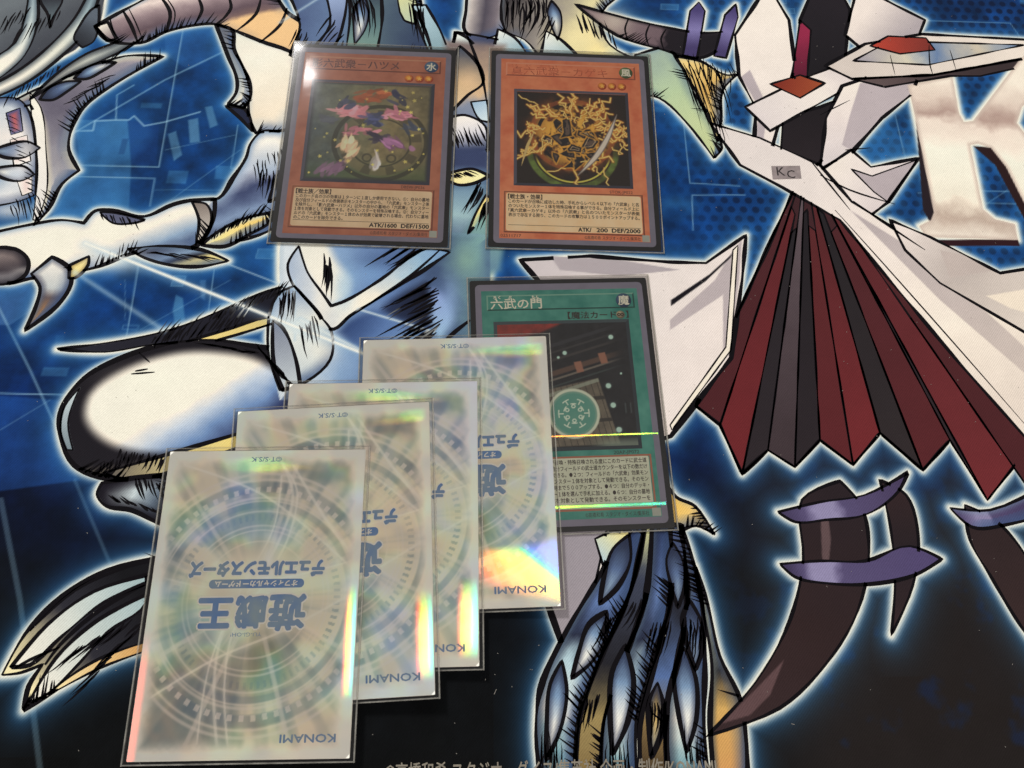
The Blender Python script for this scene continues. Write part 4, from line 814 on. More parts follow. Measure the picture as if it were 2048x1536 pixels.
for k, (P, s) in enumerate(zip(outl, SHAPES)):
    if s[4] > 0:
        D = dense(P, True)
        w = s[4] * (0.45 + 1.0 * vnoise(D[:, 0], D[:, 1], 9.0, 50 + k))
        hide = np.zeros(len(D), bool)                  # contours stop where a later shape lies over them
        for Q in outl[k + 1:]:
            lo, hi = Q.min(0), Q.max(0)
            sel = np.where((D[:, 0] > lo[0]) & (D[:, 0] < hi[0]) & (D[:, 1] > lo[1]) & (D[:, 1] < hi[1]))[0]
            if len(sel): hide[sel] |= poly_sd(D[sel, 0], D[sel, 1], Q) < -0.1
        ribbon(D, w, True, hide)
        if s[6] and s[5] and s[4] >= 1.2 and len(D) > 30:      # short ink hatching on the shaded flank of the rounded pieces
            ar = 0.5 * np.sum(D[:, 0] * np.roll(D[:, 1], -1) - np.roll(D[:, 0], -1) * D[:, 1])
            tg = np.roll(D, -1, 0) - np.roll(D, 1, 0); tg /= np.linalg.norm(tg, axis=1, keepdims=True) + 1e-9
            on = np.stack([tg[:, 1], -tg[:, 0]], 1) * (1 if ar > 0 else -1)
            size = math.sqrt(abs(ar))
            for i in range(len(D)):
                if hide[i] or on[i] @ (0.75, -0.66) < 0.15 or vnoise(D[i, 0] + 400, D[i, 1] + 400, 11.0, 90 + k) < 0.52: continue
                for _ in range(1 if rng.random() < 0.7 else 2):
                    L = min(rng.uniform(1.5, 6.5), 0.32 * size)
                    dv = (-on[i] + tg[i] * 0.55 * (1 if ar > 0 else -1)) * L + rng.uniform(-0.3, 0.3, 2)
                    a = D[i] + rng.uniform(-0.4, 0.4, 2)
                    ribbon(np.array([a, a + dv * 0.4, a + dv * 0.75, a + dv]), np.array([0.75, 0.55, 0.32, 0.03]) * rng.uniform(0.7, 1.25))
for P, w in STROKES:
    D = dense(spline(P, False), False)
    t = np.linspace(0, 1, len(D))
    ribbon(D, w * (0.25 + 0.75 * np.sin(math.pi * np.clip(t * 0.9 + 0.08, 0, 1))))
for p, q, d, n, w in HATCH:
    p, q, d = np.array(p), np.array(q), np.array(d)
    for k in range(n):
        a = p + (q - p) * (k + rng.uniform(-0.35, 0.35)) / max(n - 1, 1) + d * rng.uniform(-0.22, 0.1)
        L = rng.uniform(0.55, 1.15)
        dv = d * L + rng.uniform(-0.05, 0.05, 2) * np.linalg.norm(d)
        bow = np.array([-dv[1], dv[0]]) * rng.uniform(-0.05, 0.08)
        D = np.array([a, a + dv * 0.25 + bow, a + dv * 0.7 + bow, a + dv])
        ribbon(D, w * np.array([0.35, 1.0, 0.6, 0.05]) * rng.uniform(0.7, 1.2))
IV = np.array(IV)
inside = (IV[:, 0] > MX0 + 1) & (IV[:, 0] < MX1 - 1) & (IV[:, 1] > MY0 + 1) & (IV[:, 1] < MY1 - 1)
IF = [f for f in IF if all(inside[i] for i in f)]
lw = mesh_obj('ink_linework', [(v[0] * MM, v[1] * MM, 0.03 * MM) for v in IV], IF, mat_vcol('printed_ink', 0.85, 0.06), mat_root)
ic = np.tile(np.array([[13., 11., 15.]]), (len(IV), 1))
rr = ray_alpha(IV[:, 0], IV[:, 1])[:, None]
ic = ic * (1 - rr) + np.array([[214., 222., 222.]]) * rr
set_ink(lw.data, ic)
lw['kind'] = 'stuff'
M_GREY = mat_print('grey_lettering', (118, 112, 100), 0.7, 0.2, 500)
lettering('copyright_line', [('©高橋和希 スタジオ・ダイス/集英社 企画・制作/KONAMI', -25.0, -34.2, 5.6, 94.5, 'l', 0.05)], 0.06, M_GREY, mat_root)
M_BADGE = mat_print('badge_grey', (128, 118, 118), 0.6, 0.2, 400)
M_DARK = mat_print('dark_ink', (30, 24, 26), 0.6, 0.1, 400)
bpos = BADGE
plate('badge_plate', [(bpos[0] + x, bpos[1] + y) for x, y in ((-5.6, -3.2), (5.6, -2.6), (5.8, 3.2), (-5.4, 2.8))], 0.01, 0.06, M_BADGE, mat_root)
lettering('badge_lettering', [('K', bpos[0] - 3.6, bpos[1] - 1.4, 5.4, None, 'l', 0.02), ('C', bpos[0] + 0.2, bpos[1] - 2.4, 5.0, None, 'l', 0.02)], 0.09, M_DARK, mat_root)

# lint and dust caught in the cloth
LV, LF = [], []
for k in range(420):
    x, y = rng.uniform(-200, 240), rng.uniform(-38, 268)
    a = rng.uniform(0, math.pi); L = rng.uniform(0.10, 0.22) if k % 40 else rng.uniform(0.4, 1.0); w = 0.07
    dx, dy = math.cos(a) * L, math.sin(a) * L; nx_, ny_ = -math.sin(a) * w, math.cos(a) * w
    b = len(LV)
    LV += [((x - dx - nx_) * MM, (y - dy - ny_) * MM, 0.08 * MM), ((x + dx - nx_) * MM, (y + dy - ny_) * MM, 0.10 * MM), ((x + dx + nx_) * MM, (y + dy + ny_) * MM, 0.10 * MM), ((x - dx + nx_) * MM, (y - dy + ny_) * MM, 0.08 * MM)]
    LF.append((b, b + 1, b + 2, b + 3))
lint = mesh_obj('lint', LV, LF, mat_print('lint', (132, 128, 122), 0.9, 0.2, 300), mat_root)
lint['kind'] = 'stuff'
# ------------------------------------------------------------------ the cards
M_FILM = mat_film('clear_film')
M_SEAM = mat_seam('sleeve_seam')
M_BLACK = mat_print('black_sleeve', (22, 21, 23), 0.35, 0.15, 400)
M_BORDER = mat_print('card_border', (126, 122, 138), 0.3, 0.08, 160)
M_TEXT = mat_print('text_ink', (52, 40, 36), 0.5, 0.05, 400)
M_HOLO = mat_print('security_foil', (168, 172, 160), 0.25, 0.1, 300)
M_PIC = mat_vcol('printed_picture', 0.30, 0.45)
SW, SHT = 65.0, 91.0
TH = 0.62           # thickness of one sleeved card

def film_sheet(parent, seed):
    """outer clear sleeve: slightly pillowed top sheet, flat bottom sheet, welded rims"""
    n, m = 26, 34
    xs_ = np.concatenate([[-SW / 2], np.linspace(-SW / 2 + 0.5, SW / 2 - 0.5, n - 2), [SW / 2]])
    ys_ = np.concatenate([[-SHT / 2], np.linspace(-SHT / 2 + 0.5, SHT / 2 - 0.5, m - 2), [SHT / 2]])
    X, Y = np.meshgrid(xs_, ys_)
    ex = np.minimum(SW / 2 - np.abs(X), SHT / 2 - np.abs(Y))
    Z = 0.30 + 0.30 * sstep(0.0, 3.2, ex) + 0.05 * (fbm(X + 90, Y + 90, 22, seed, 2) - 0.5)
    V = np.stack([X, Y, Z], -1).reshape(-1, 3) * MM
    nx = n; F = [(j * nx + i, j * nx + i + 1, (j + 1) * nx + i + 1, (j + 1) * nx + i) for j in range(m - 1) for i in range(n - 1)]
    o = mesh_obj('outer_sleeve', V, F, M_FILM, parent, True)
    r = 0.75
    V, F = [], []
    def rim(x0, y0, x1, y1, z1):
        b = len(V)
        cx, cy = (x0 + x1) / 2, (y0 + y1) / 2
        vert = abs(y1 - y0) > abs(x1 - x0)
        base = [(x0, y0), (x1, y0), (x1, y1), (x0, y1)]
        k = 0.28
        top = [(x + (cx - x) * (k if vert else 0), y + (cy - y) * (0 if vert else k)) for x, y in base]
        V.extend([(x * MM, y * MM, 0.02 * MM) for x, y in base] + [(x * MM, y * MM, z1 * MM) for x, y in top])
        F.extend([(b + 4, b + 5, b + 6, b + 7)] + [(b + i, b + (i + 1) % 4, b + 4 + (i + 1) % 4, b + 4 + i) for i in range(4)])
    w, h = SW / 2, SHT / 2
    rim(-w, -h, -w + 0.55, h, 0.42); rim(w - 0.55, -h, w, h, 0.42)
    rim(-w + 0.56, -h, w - 0.56, -h + 0.5, 0.40); rim(-w + 0.56, h - 0.22, w - 0.56, h, 0.34)
    mesh_obj('seam', V, F, M_SEAM, o)
    return o

def shade_disc(name, cx, cy, r, z, inner, outer, parent, ox=-0.25, oy=0.25):
    """printed round orb: lighter towards one side as drawn on the card"""
    V = [(cx * MM, cy * MM, z * MM)]; col = [inner]
    rings, seg = 5, 22
    for k in range(1, rings + 1):
        for s in range(seg):
            a = 2 * math.pi * s / seg
            x, y = r * k / rings * math.cos(a), r * k / rings * math.sin(a)
            V.append(((cx + x) * MM, (cy + y) * MM, z * MM))
            t = min(1, math.hypot(x - ox * r, y - oy * r) / (1.15 * r)) ** 1.4
            col.append(tuple(i * (1 - t) + o_ * t for i, o_ in zip(inner, outer)))
    F = [(0, 1 + s, 1 + (s + 1) % seg) for s in range(seg)]
    for k in range(rings - 1):
        for s in range(seg):
            a, b = 1 + k * seg + s, 1 + k * seg + (s + 1) % seg
            F.append((a, a + seg, b + seg, b))
    o = mesh_obj(name, V, F, M_PIC, parent)
    set_ink(o.data, np.array(col, float))
    return o

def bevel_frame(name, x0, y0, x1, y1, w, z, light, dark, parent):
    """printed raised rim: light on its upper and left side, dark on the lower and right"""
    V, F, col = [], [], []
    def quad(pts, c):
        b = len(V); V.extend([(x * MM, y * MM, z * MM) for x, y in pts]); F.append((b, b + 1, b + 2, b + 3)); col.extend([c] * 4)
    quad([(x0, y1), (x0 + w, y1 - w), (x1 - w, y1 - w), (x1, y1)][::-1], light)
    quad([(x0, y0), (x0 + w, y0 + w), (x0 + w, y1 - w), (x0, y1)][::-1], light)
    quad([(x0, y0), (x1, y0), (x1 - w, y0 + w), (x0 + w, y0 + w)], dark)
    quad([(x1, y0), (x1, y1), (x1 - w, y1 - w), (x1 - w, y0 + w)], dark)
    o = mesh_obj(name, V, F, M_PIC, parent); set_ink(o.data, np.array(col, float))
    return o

def card_base(name, label, cat, group, loc, yaw):
    root = empty(name, label, cat, group, (loc[0] * MM, loc[1] * MM, 0.08 * MM))
    root.rotation_euler = (0, 0, math.radians(yaw))
    film_sheet(root, int(abs(loc[0]) * 7) % 50)
    plate('inner_sleeve', rounded_rect(0, -0.2, 62.8, 88.8, 0.8), 0.05, 0.16, M_BLACK, root)
    plate('card_stock', rounded_rect(0, -0.2, 59.2, 85.4, 1.6), 0.165, 0.26, M_BORDER, root)
    return root

def art_grid(root, x0, y0, x1, y1, paint, z=0.33, step=0.2):
    ax = np.arange(x0, x1 + 1e-6, step); ay = np.arange(y0, y1 + 1e-6, step)
    X, Y = np.meshgrid(ax, ay)
    return grid_mesh('artwork', ax, ay, z, M_PIC, np.clip(paint(X, Y), 0, 255), root)

def ellipse(X, Y, cx, cy, a, b, deg):
    c, s = math.cos(math.radians(deg)), math.sin(math.radians(deg))
    u, v = (X - cx) * c + (Y - cy) * s, -(X - cx) * s + (Y - cy) * c
    return np.hypot(u / a, v / b)

def jag(p, q, n, amp, r):
    p, q = np.array(p, float), np.array(q, float); d = q - p; nn = np.array([-d[1], d[0]]) / (np.linalg.norm(d) + 1e-9)
    return [tuple(p + d * k / n + (nn * r.uniform(-amp, amp) if 0 < k < n else 0)) for k in range(n + 1)]

def paint_blossom(X, Y):
    """generic picture: pink blossom before an olive disc with gold flecks"""
    n = fbm(X + 50, Y + 50, 9, 4); n2 = fbm(X + 50, Y + 50, 2.4, 5)
    im = grad([(-22, (58, 66, 66)), (-6, (84, 84, 64)), (8, (104, 94, 66)), (24, (84, 78, 58))], X + (n - 0.5) * 18)
    im *= (0.95 + 0.5 * n2)[..., None]
    over(im, (66, 84, 52), sstep(-6, -17, Y) * 0.6)
    R = np.hypot(X - 4.5, (Y + 1) * 1.05); A = np.arctan2(Y + 1, X - 4.5)
    over(im, (50, 48, 38), sstep(1.1, 0.7, np.abs(R - 17.2)) * 0.75)
    over(im, (118, 104, 74), sstep(2.2, 1.4, np.abs(R - 13.6)) * 0.5)
    over(im, (54, 52, 40), sstep(0.5, 0.25, np.abs(R - 11.2)) * 0.7)
    over(im, (52, 50, 40), sstep(0.25, 0.6, np.sin(A * 9)) * sstep(2.2, 1.6, np.abs(R - 13.6)) * 0.5)
    over(im, (50, 48, 40), sstep(0.5, 0.2, np.abs(np.hypot(X - 0, Y + 8) - 1.6)) * 0.6)
    over(im, (50, 48, 40), sstep(0.5, 0.2, np.abs(np.hypot(X - 9, Y + 8) - 1.6)) * 0.6)
    # loose brush strokes of petals, gathered by colour
    r = np.random.default_rng(8)
    for cx, cy, sx, sy, cnt, col, dg in ((0, 20, 5, 2.2, 16, (156, 84, 52), 20), (-8, 12.5, 5.5, 2.0, 24, (212, 134, 142), 14), (10.5, 11.5, 6.0, 2.2, 26, (204, 130, 146), -14), (-11, 16.5, 3.5, 3.0, 5, (58, 60, 80), 40), (11, 19.5, 3.5, 3.0, 5, (62, 64, 92), -50),
                                         (1, 9.5, 2.6, 2.2, 14, (68, 74, 108), 0), (-3.5, 3.5, 4.0, 1.6, 9, (196, 122, 136), 30), (4.5, 2.0, 3.6, 1.6, 8, (56, 50, 66), -20), (-6.5, -3.0, 2.6, 4.2, 14, (226, 182, 146), 60), (10, -1, 4.2, 2.4, 16, (150, 104, 140), -40),
                                         (-11.5, -12.5, 3.4, 2.8, 16, (122, 92, 116), 50), (3, -10, 1.5, 2.4, 7, (220, 210, 204), 80), (16.5, 6.5, 2.6, 1.8, 7, (74, 82, 100), -30), (-16, 9, 2.2, 1.2, 6, (80, 84, 92), 10)):
        for k in range(cnt):
            x, y = r.normal(cx, sx * 0.55), r.normal(cy, sy * 0.55); a = r.uniform(1.6, 4.2); b = r.uniform(0.55, 1.5)
            e = ellipse(X, Y, x, y, a, b, dg + r.normal(0, 24)) + (n2 - 0.5) * 0.7
            over(im, np.clip(np.array(col) * r.uniform(0.75, 1.28), 0, 250), sstep(1.08, 0.7, e) * r.uniform(0.6, 0.95))
    r = np.random.default_rng(3)
    for k in range(74):
        x, y, s = r.uniform(-21, 22), r.uniform(-18, 24), r.uniform(0.22, 0.85)
        if x < 8 and y > -4 and r.random() < 0.7: continue
        th = np.arctan2(Y - y, X - x)
        over(im, (222, 206, 108), sstep(s, s * 0.6, np.hypot(X - x, Y - y) * (1 + 0.3 * np.cos(5 * th))) * r.uniform(0.5, 0.95))
    b = np.minimum(22.8 - np.abs(X - 0.2), np.minimum(Y + 18.2, 26.4 - Y))
    im = np.clip(im * 1.16, 0, 250)
    over(im, (54, 56, 60), sstep(1.8, 0.2, b) * 0.9)
    return im

def paint_storm(X, Y):
    """generic picture: black boulders in a ring of golden lightning"""
    n = fbm(X + 50, Y + 50, 8, 14); n2 = fbm(X + 50, Y + 50, 2.2, 15)
    R = np.hypot(X, Y - 5); A = np.arctan2(Y - 5, X)
    im = np.zeros(X.shape + (3,)) + np.array([36., 26, 20])
    over(im, (150, 70, 34), sstep(0.35, 0.75, n) * sstep(24, 8, R) * 0.9)
    over(im, (240, 184, 78), sstep(0.44, 0.58, n2 * 0.6 + n * 0.4) * sstep(20, 8, R))
    over(im, (176, 92, 46), sstep(1.1, 0.7, np.abs(R - 15.6)) * 0.6)
    over(im, (28, 22, 20), sstep(0.8, 0.5, np.abs(R - 13.2)) * sstep(0.1, 0.4, np.sin(A * 5 + 1)))
    low = sstep(-4, -9, Y)
    over(im, (110, 134, 60), sstep(1.6, 0.8, np.abs(np.hypot(X, Y + 2) - 16.5)) * sstep(2, -6, Y) * (0.3 + 0.9 * n2))
    over(im, (214, 206, 90), sstep(0.5, 0.2, np.abs(np.hypot(X, Y + 2) - 14.4)) * low)
    r = np.random.default_rng(11)
    for k in range(34):
        a = r.uniform(0, 6.28); p = (12 * math.cos(a) + r.uniform(-3, 3), 5 + 11 * math.sin(a)); q = (r.uniform(17, 27) * math.cos(a), 4 + r.uniform(15, 25) * math.sin(a))
        d = polyline_sd(X, Y, jag(p, q, 7, 1.6, r))
        over(im, (214, 122, 44), sstep(1.0, 0.3, d) * 0.6); over(im, (246, 212, 120), sstep(0.42, 0.16, d))
    r2 = np.random.default_rng(21)
    for k in range(26):                                   # splintered black crystals rimmed with gold
        a = r2.uniform(0, 6.28); q = r2.uniform(0, 1) ** 0.6
        x, y = 10.5 * q * math.cos(a), 1.0 + 10.5 * q * math.sin(a); s_ = r2.uniform(2.4, 6.4); th = r2.uniform(0, 6.28)
        P = [(x + s_ * f * math.cos(th + t_), y + s_ * f * math.sin(th + t_)) for t_, f in zip(np.sort(r2.uniform(0, 6.28, 5)), r2.uniform(0.35, 1.1, 5))]
        d = poly_sd(X, Y, P) + (n2 - 0.5) * 0.7
        over(im, (232, 168, 66), sstep(0.9, 0.15, d) * 0.8); over(im, (32, 28, 30), sstep(0.15, -0.2, d))
        over(im, (112, 92, 78), sstep(-0.2, -1.0, d) * sstep(0.5, 0.6, fbm(X * 1.3 + k * 7 + 90, Y + 90, 2.6, 70)) * 0.85)
        over(im, (196, 170, 130), sstep(0.24, 0.1, np.abs(d + 0.6 + 0.3 * (k % 3))) * (r2.random() < 0.45) * 0.8)
    for k in range(30):
        a = r2.uniform(0, 6.28); q = r2.uniform(6, 20); p = (q * math.cos(a), 4 + q * math.sin(a)); b_ = a + r2.uniform(-1.6, 1.6); L = r2.uniform(3, 9)
        d = polyline_sd(X, Y, jag(p, (p[0] + L * math.cos(b_), p[1] + L * math.sin(b_)), 5, 1.0, r2))
        over(im, (206, 120, 44), sstep(0.7, 0.2, d) * 0.5); over(im, (250, 220, 130), sstep(0.26, 0.1, d))
    d = poly_sd(X, Y, spline([(17.5, 15), (14.5, 4), (9, -6), (1.5, -13.5), (8, -4), (13, 5)]))
    over(im, (226, 214, 196), sstep(0.15, -0.1, d)); over(im, (120, 110, 104), sstep(0.35, 0.1, np.abs(d)) * 0.8)
    d = poly_sd(X, Y, spline([(-19.5, -10), (-17.5, 0), (-14.5, 6), (-16.6, -1)]))
    over(im, (214, 186, 120), sstep(0.15, -0.1, d))
    return im

def paint_gate(X, Y):
    """generic picture: a dark timber gate with a pale green round shield and floating lights"""
    n = fbm(X + 50, Y + 50, 8, 24); n2 = fbm(X + 50, Y + 50, 2.0, 25)
    im = np.zeros(X.shape + (3,)) + np.array([34., 33, 36]); im *= (0.7 + 0.6 * n2)[..., None]
    over(im, (150, 54, 44), sstep(0.8, -0.8, poly_sd(X, Y, [(-24, 28), (2, 28), (-8, 23.5), (-24, 20)])) * (0.6 + 0.5 * n2))
    u = Y - 0.30 * X                                    # roof timbers lie aslant
    for k, (a, w, c) in enumerate(((20, .9, (52, 52, 56)), (17.4, .5, (58, 56, 56)), (14.6, .6, (64, 60, 58)), (9.8, 1.3, (96, 74, 62)), (7.6, .5, (118, 110, 98)), (5.2, .4, (60, 70, 68)))):
        over(im, c, sstep(w, w * 0.5, np.abs(u - a)) * sstep(-7, -4, X) * sstep(22, 12, X) * 0.9)
    for x, y in ((4.5, 10.5), (13, 13.5)):
        over(im, (150, 104, 84), sstep(0.3, -0.2, poly_sd(X, Y, [(x - 1.3, y + 2), (x + 1.1, y + 2.4), (x + 1.9, y - 1.4), (x - 0.4, y - 1.8)])))
    wall = sstep(0.3, -0.3, poly_sd(X, Y, [(-6, 3.0), (11, 6.6), (16.5, -16.5), (-6, -17)]))
    pl = np.abs(((X + 0.22 * Y) / 2.1) % 1 - 0.5)
    over(im, (126, 116, 98), wall * (0.55 + 0.5 * n2)); over(im, (60, 54, 48), wall * sstep(0.08, 0.03, pl))
    over(im, (52, 48, 44), wall * sstep(0.7, 0.5, np.abs(Y + 1 - 0.05 * X)) * 0.9); over(im, (52, 48, 44), wall * sstep(0.7, 0.5, np.abs(Y + 8.8 - 0.05 * X)) * 0.9)
    over(im, (150, 158, 140), wall * sstep(0.8, 0.5, np.abs(u - 2.6)) * 0.8)
    R = np.hypot(X - 1.9, Y + 5.7); A = np.arctan2(Y + 5.7, X - 1.9)
    over(im, (206, 214, 190), sstep(8.9, 8.5, R)); over(im, (120, 160, 142), sstep(7.9, 7.6, R))
    over(im, (92, 150, 134), sstep(7.3, 6.9, R) * (0.75 + 0.4 * n2))
    ln = np.minimum(np.abs(R - 5.1) + 3 * (np.cos(A * 6) < 0.0), np.minimum(np.abs(R - 3.4) + 3 * (np.cos(A * 6) > 0.1), 9))
    ln = np.minimum(ln, np.abs(np.sin(A * 3)) * R * 0.33 + 3 * (R < 3.4) + 3 * (R > 5.2))
    for k in range(6):
        a = math.radians(30 + 60 * k); ln = np.minimum(ln, np.abs(np.hypot(X - 1.9 - 2.5 * math.cos(a), Y + 5.7 - 2.5 * math.sin(a)) - 0.55))
    over(im, (212, 226, 204), sstep(0.28, 0.1, ln) * (R < 7.1))
    over(im, (140, 156, 138), sstep(-13, -16.8, Y) * sstep(4, 14, X) * 0.75)
    over(im, (96, 112, 110), sstep(0.3, 0.1, np.abs(np.abs(X - 20.3) - 0.9)) * (np.abs(Y + 4.4) < 1.8) * 0.6)
    for x, y, r_ in ((16.7, 21.5, .9), (0.3, 16, .8), (14.3, 3.7, 1.0), (15.3, -3.2, 1.0), (16.5, -11.8, 1.05), (-2, 14.4, .5), (19, 8, .4)):
        over(im, (150, 196, 178), sstep(r_ * 1.6, r_ * 0.6, np.hypot(X - x, Y - y)) * 0.5); over(im, (186, 220, 204), sstep(r_, r_ * 0.75, np.hypot(X - x, Y - y)))
    return im

GROUP_UP = 'face-up cards in clear sleeves'
def monster_card(label, loc, yaw, frame, cream, art, paint, name_items, attr_char, attr_cols, stars, type_line, body, atk, code, serial, name_mat, box_dark):
    root = card_base('trading_card', label, 'trading card', GROUP_UP, loc, yaw)
    fr = plate('frame_panel', [(-27.5, -41.0), (27.5, -41.0), (27.5, 40.2), (-27.5, 40.2)], 0.265, 0.29, frame, root)
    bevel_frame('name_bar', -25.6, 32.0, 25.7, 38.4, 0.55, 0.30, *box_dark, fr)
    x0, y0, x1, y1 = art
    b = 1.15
    bevel_frame('picture_rim', x0 - b, y0 - b, x1 + b, y1 + b, b, 0.325, (84, 82, 96), (56, 56, 68), fr)
    art_grid(root, x0, y0, x1, y1, paint)
    lettering('card_name', name_items, 0.33, name_mat, root)
    at = shade_disc('attribute_disc', 22.0, 35.3, 2.75, 0.33, attr_cols[0], attr_cols[1], root)
    lettering('attribute_symbol', [(attr_char, 22.0, 33.85, 4.0, None, 'c', 0.10)], 0.36, M_IVORY, at)
    for x, y in stars:
        st = shade_disc('level_star', x, y, 1.75, 0.33, (246, 168, 66), (150, 52, 26), root)
        pts = [(x + (1.15 if k % 2 == 0 else 0.48) * math.sin(math.pi * k / 5), y + (1.15 if k % 2 == 0 else 0.48) * math.cos(math.pi * k / 5)) for k in range(10)]
        plate('star', pts, 0.34, 0.36, M_STAR, st)
    tb_ = plate('text_box', rounded_rect(-0.1, -29.8, 50.0, 16.0, 0.9, 3), 0.30, 0.325, cream, root)
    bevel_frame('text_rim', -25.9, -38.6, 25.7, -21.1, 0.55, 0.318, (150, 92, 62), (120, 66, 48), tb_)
    items = [(type_line, -24.4, -24.2, 2.3, 12.6, 'l', 0.06)]
    n = len(body); y = -26.0; dy = 1.78 if n > 5 else 1.92
    for i, s in enumerate(body):
        full = not (i == n - 1 and n > 5)
        items.append((s, -24.2, y, 1.72, 48.2 if full else 17.5, 'l', 0.035)); y -= dy
    lettering('effect_text', items, 0.345, M_TEXT, tb_)
    bars('divider_line', [(-24.3, -35.45, 24.2, -35.28)], 0.32, 0.335, M_TEXT, tb_)
    lettering('attack_and_defence', [(a, x, -37.4, 2.35, w, 'l', 0.10) for a, x, w in atk], 0.345, M_TEXT, tb_)
    small = [(code, 22.0, -20.75, 1.7, 8.6, 'r', 0.0), ('©高橋和希 スタジオ・ダイス/集英社', 24.0, -40.4, 1.7, 20.5, 'r', 0.0)]
    if serial: small.append((serial, -27.0, -40.4, 1.7, 7.4, 'l', 0.0))
    for nm, it in zip(('set_code', 'copyright_line', 'serial_number'), small): lettering(nm, [it], 0.31, M_TEXT, root)
    plate('security_square', [(24.6, -40.9), (27.3, -40.9), (27.3, -38.2), (24.6, -38.2)], 0.30, 0.345, M_HOLO, root)
    return root

M_IVORY = mat_print('ivory_ink', (226, 222, 200), 0.4, 0.04, 300)
M_STAR = mat_print('star_yellow', (246, 186, 84), 0.4, 0.06, 300)
M_FRAME_A = mat_frame('brown_orange_frame', (164, 96, 72), (192, 122, 94))
M_FRAME_B = mat_frame('orange_frame', (210, 108, 72), (234, 148, 104))
M_FRAME_C = mat_frame('green_frame', (44, 122, 110), (88, 156, 140))
M_CREAM_A = mat_frame('tan_box', (226, 194, 152), (238, 208, 168), 160)
M_CREAM_B = mat_frame('cream_box', (250, 212, 160), (253, 224, 180), 160)
M_CREAM_C = mat_frame('pale_green_box', (196, 200, 174), (212, 214, 190), 160)
M_FOILNAME = mat_print('dark_foil_lettering', (104, 66, 62), 0.22, 0.4, 500, 0.8)
M_PALEFOIL = mat_print('red_foil_lettering', (198, 104, 74), 0.15, 0.35, 700, 0.9)

monster_card('brown-orange trading card with round blue symbol and pink blossom artwork, ATK/1600 DEF/1500',
    (-41.18, 181.24), -1.113, M_FRAME_A, M_CREAM_A, (-22.4, -17.9, 22.6, 26.0), paint_blossom,
    [('影六武衆－ハツメ', -24.2, 33.4, 4.6, 33.6, 'l', 0.06)], '水', ((96, 128, 150), (34, 58, 92)), [(13.6, 29.3), (17.6, 29.3), (21.3, 29.3)],
    '【戦士族／効果】',
    ['このカード名の①の効果は１ターンに１度しか使用できない。①：自分の墓地', '及び自分フィールドの表側表示モンスターの中から、「六武衆」モンスター２体',
     'を除外し、「影六武衆－ハツメ」以外の自分の墓地の「六武衆」モンスター', '１体を対象として発動できる。そのモンスターを特殊召喚する。②：自分フィー',
     'ルドの「六武衆」モンスター１体のみが効果で破壊される場合、代わりに墓地', 'のこのカードを除外できる。'],
    [('ATK/1600', 3.0, 9.8), ('DEF/1500', 14.4, 9.9)], 'DBSW-JP036', None, M_FOILNAME, ((196, 140, 108), (110, 60, 48)))

monster_card('bright orange trading card with round green symbol and golden lightning artwork, ATK/ 200 DEF/2000',
    (35.85, 180.67), -0.838, M_FRAME_B, M_CREAM_B, (-21.2, -17.4, 21.2, 24.5), paint_storm,
    [('真六武衆－カゲキ', -23.4, 33.0, 4.4, 38.0, 'l', 0.0), ('しん', -23.2, 36.7, 1.3, 2.4, 'l', 0.0), ('ろく', -18.0, 36.7, 1.3, 2.4, 'l', 0.0), ('ぶ', -12.4, 36.7, 1.3, 1.2, 'l', 0.0), ('しゅう', -8.6, 36.7, 1.3, 3.2, 'l', 0.0)],
    '風', ((134, 150, 96), (50, 72, 40)), [(12.3, 28.4), (16.2, 28.4), (20.1, 28.4)],
    '【戦士族・効果】',
    ['このカードが召喚に成功した時、手札からレベル４以下の「六武衆」と名', 'のついたモンスター１体を特殊召喚する事ができる。自分フィールド上に',
     '「真六武衆－カゲキ」以外の「六武衆」と名のついたモンスターが表側', '表示で存在する限り、このカードの攻撃力は１５００ポイントアップする。'],
    [('ATK/', 1.3, 4.7), ('200', 8.0, 4.0), ('DEF/2000', 13.6, 10.4)], 'STOR-JP022', '02511717', M_PALEFOIL, ((226, 150, 118), (146, 76, 56)))

# ---- green card
def half_tilt(P, lamp_pos):
    """lean of a facet that sends the lamp's light to the camera"""
    L = np.array(lamp_pos) - P; L /= np.linalg.norm(L, axis=-1, keepdims=True)
    V = np.array(CAM_POS) - P; V /= np.linalg.norm(V, axis=-1, keepdims=True)
    H = L + V
    return H[..., :2] / H[..., 2:]
M_FOIL = mat_foil('holographic_foil')
GC, GYAW = (30.24, 79.69), 2.055
gc = card_base('trading_card', 'green trading card with white title and gate artwork, half under the white card backs', 'trading card', GROUP_UP, GC, GYAW)
fr = plate('frame_panel', [(-27.5, -40.8), (27.6, -40.8), (27.6, 40.0), (-27.5, 40.0)], 0.265, 0.29, M_FRAME_C, gc)
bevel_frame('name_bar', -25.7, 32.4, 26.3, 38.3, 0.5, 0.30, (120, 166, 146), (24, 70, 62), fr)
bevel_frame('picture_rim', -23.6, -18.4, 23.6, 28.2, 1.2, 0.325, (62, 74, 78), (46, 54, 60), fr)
art_grid(gc, -22.4, -17.2, 22.4, 27.0, paint_gate)
lettering('card_name', [('六武の門', -24.3, 33.3, 4.3, 17.8, 'l', 0.07), ('ろく', -23.4, 36.9, 1.35, 2.6, 'l', 0.05), ('ぶ', -18.2, 36.9, 1.35, 1.3, 'l', 0.05), ('もん', -9.8, 36.9, 1.35, 2.4, 'l', 0.05)], 0.33, M_IVORY, gc)
at = shade_disc('attribute_disc', 22.5, 35.4, 2.75, 0.33, (74, 104, 130), (26, 44, 72), gc)
lettering('attribute_symbol', [('魔', 22.5, 33.95, 4.0, None, 'c', 0.07)], 0.36, M_IVORY, at)
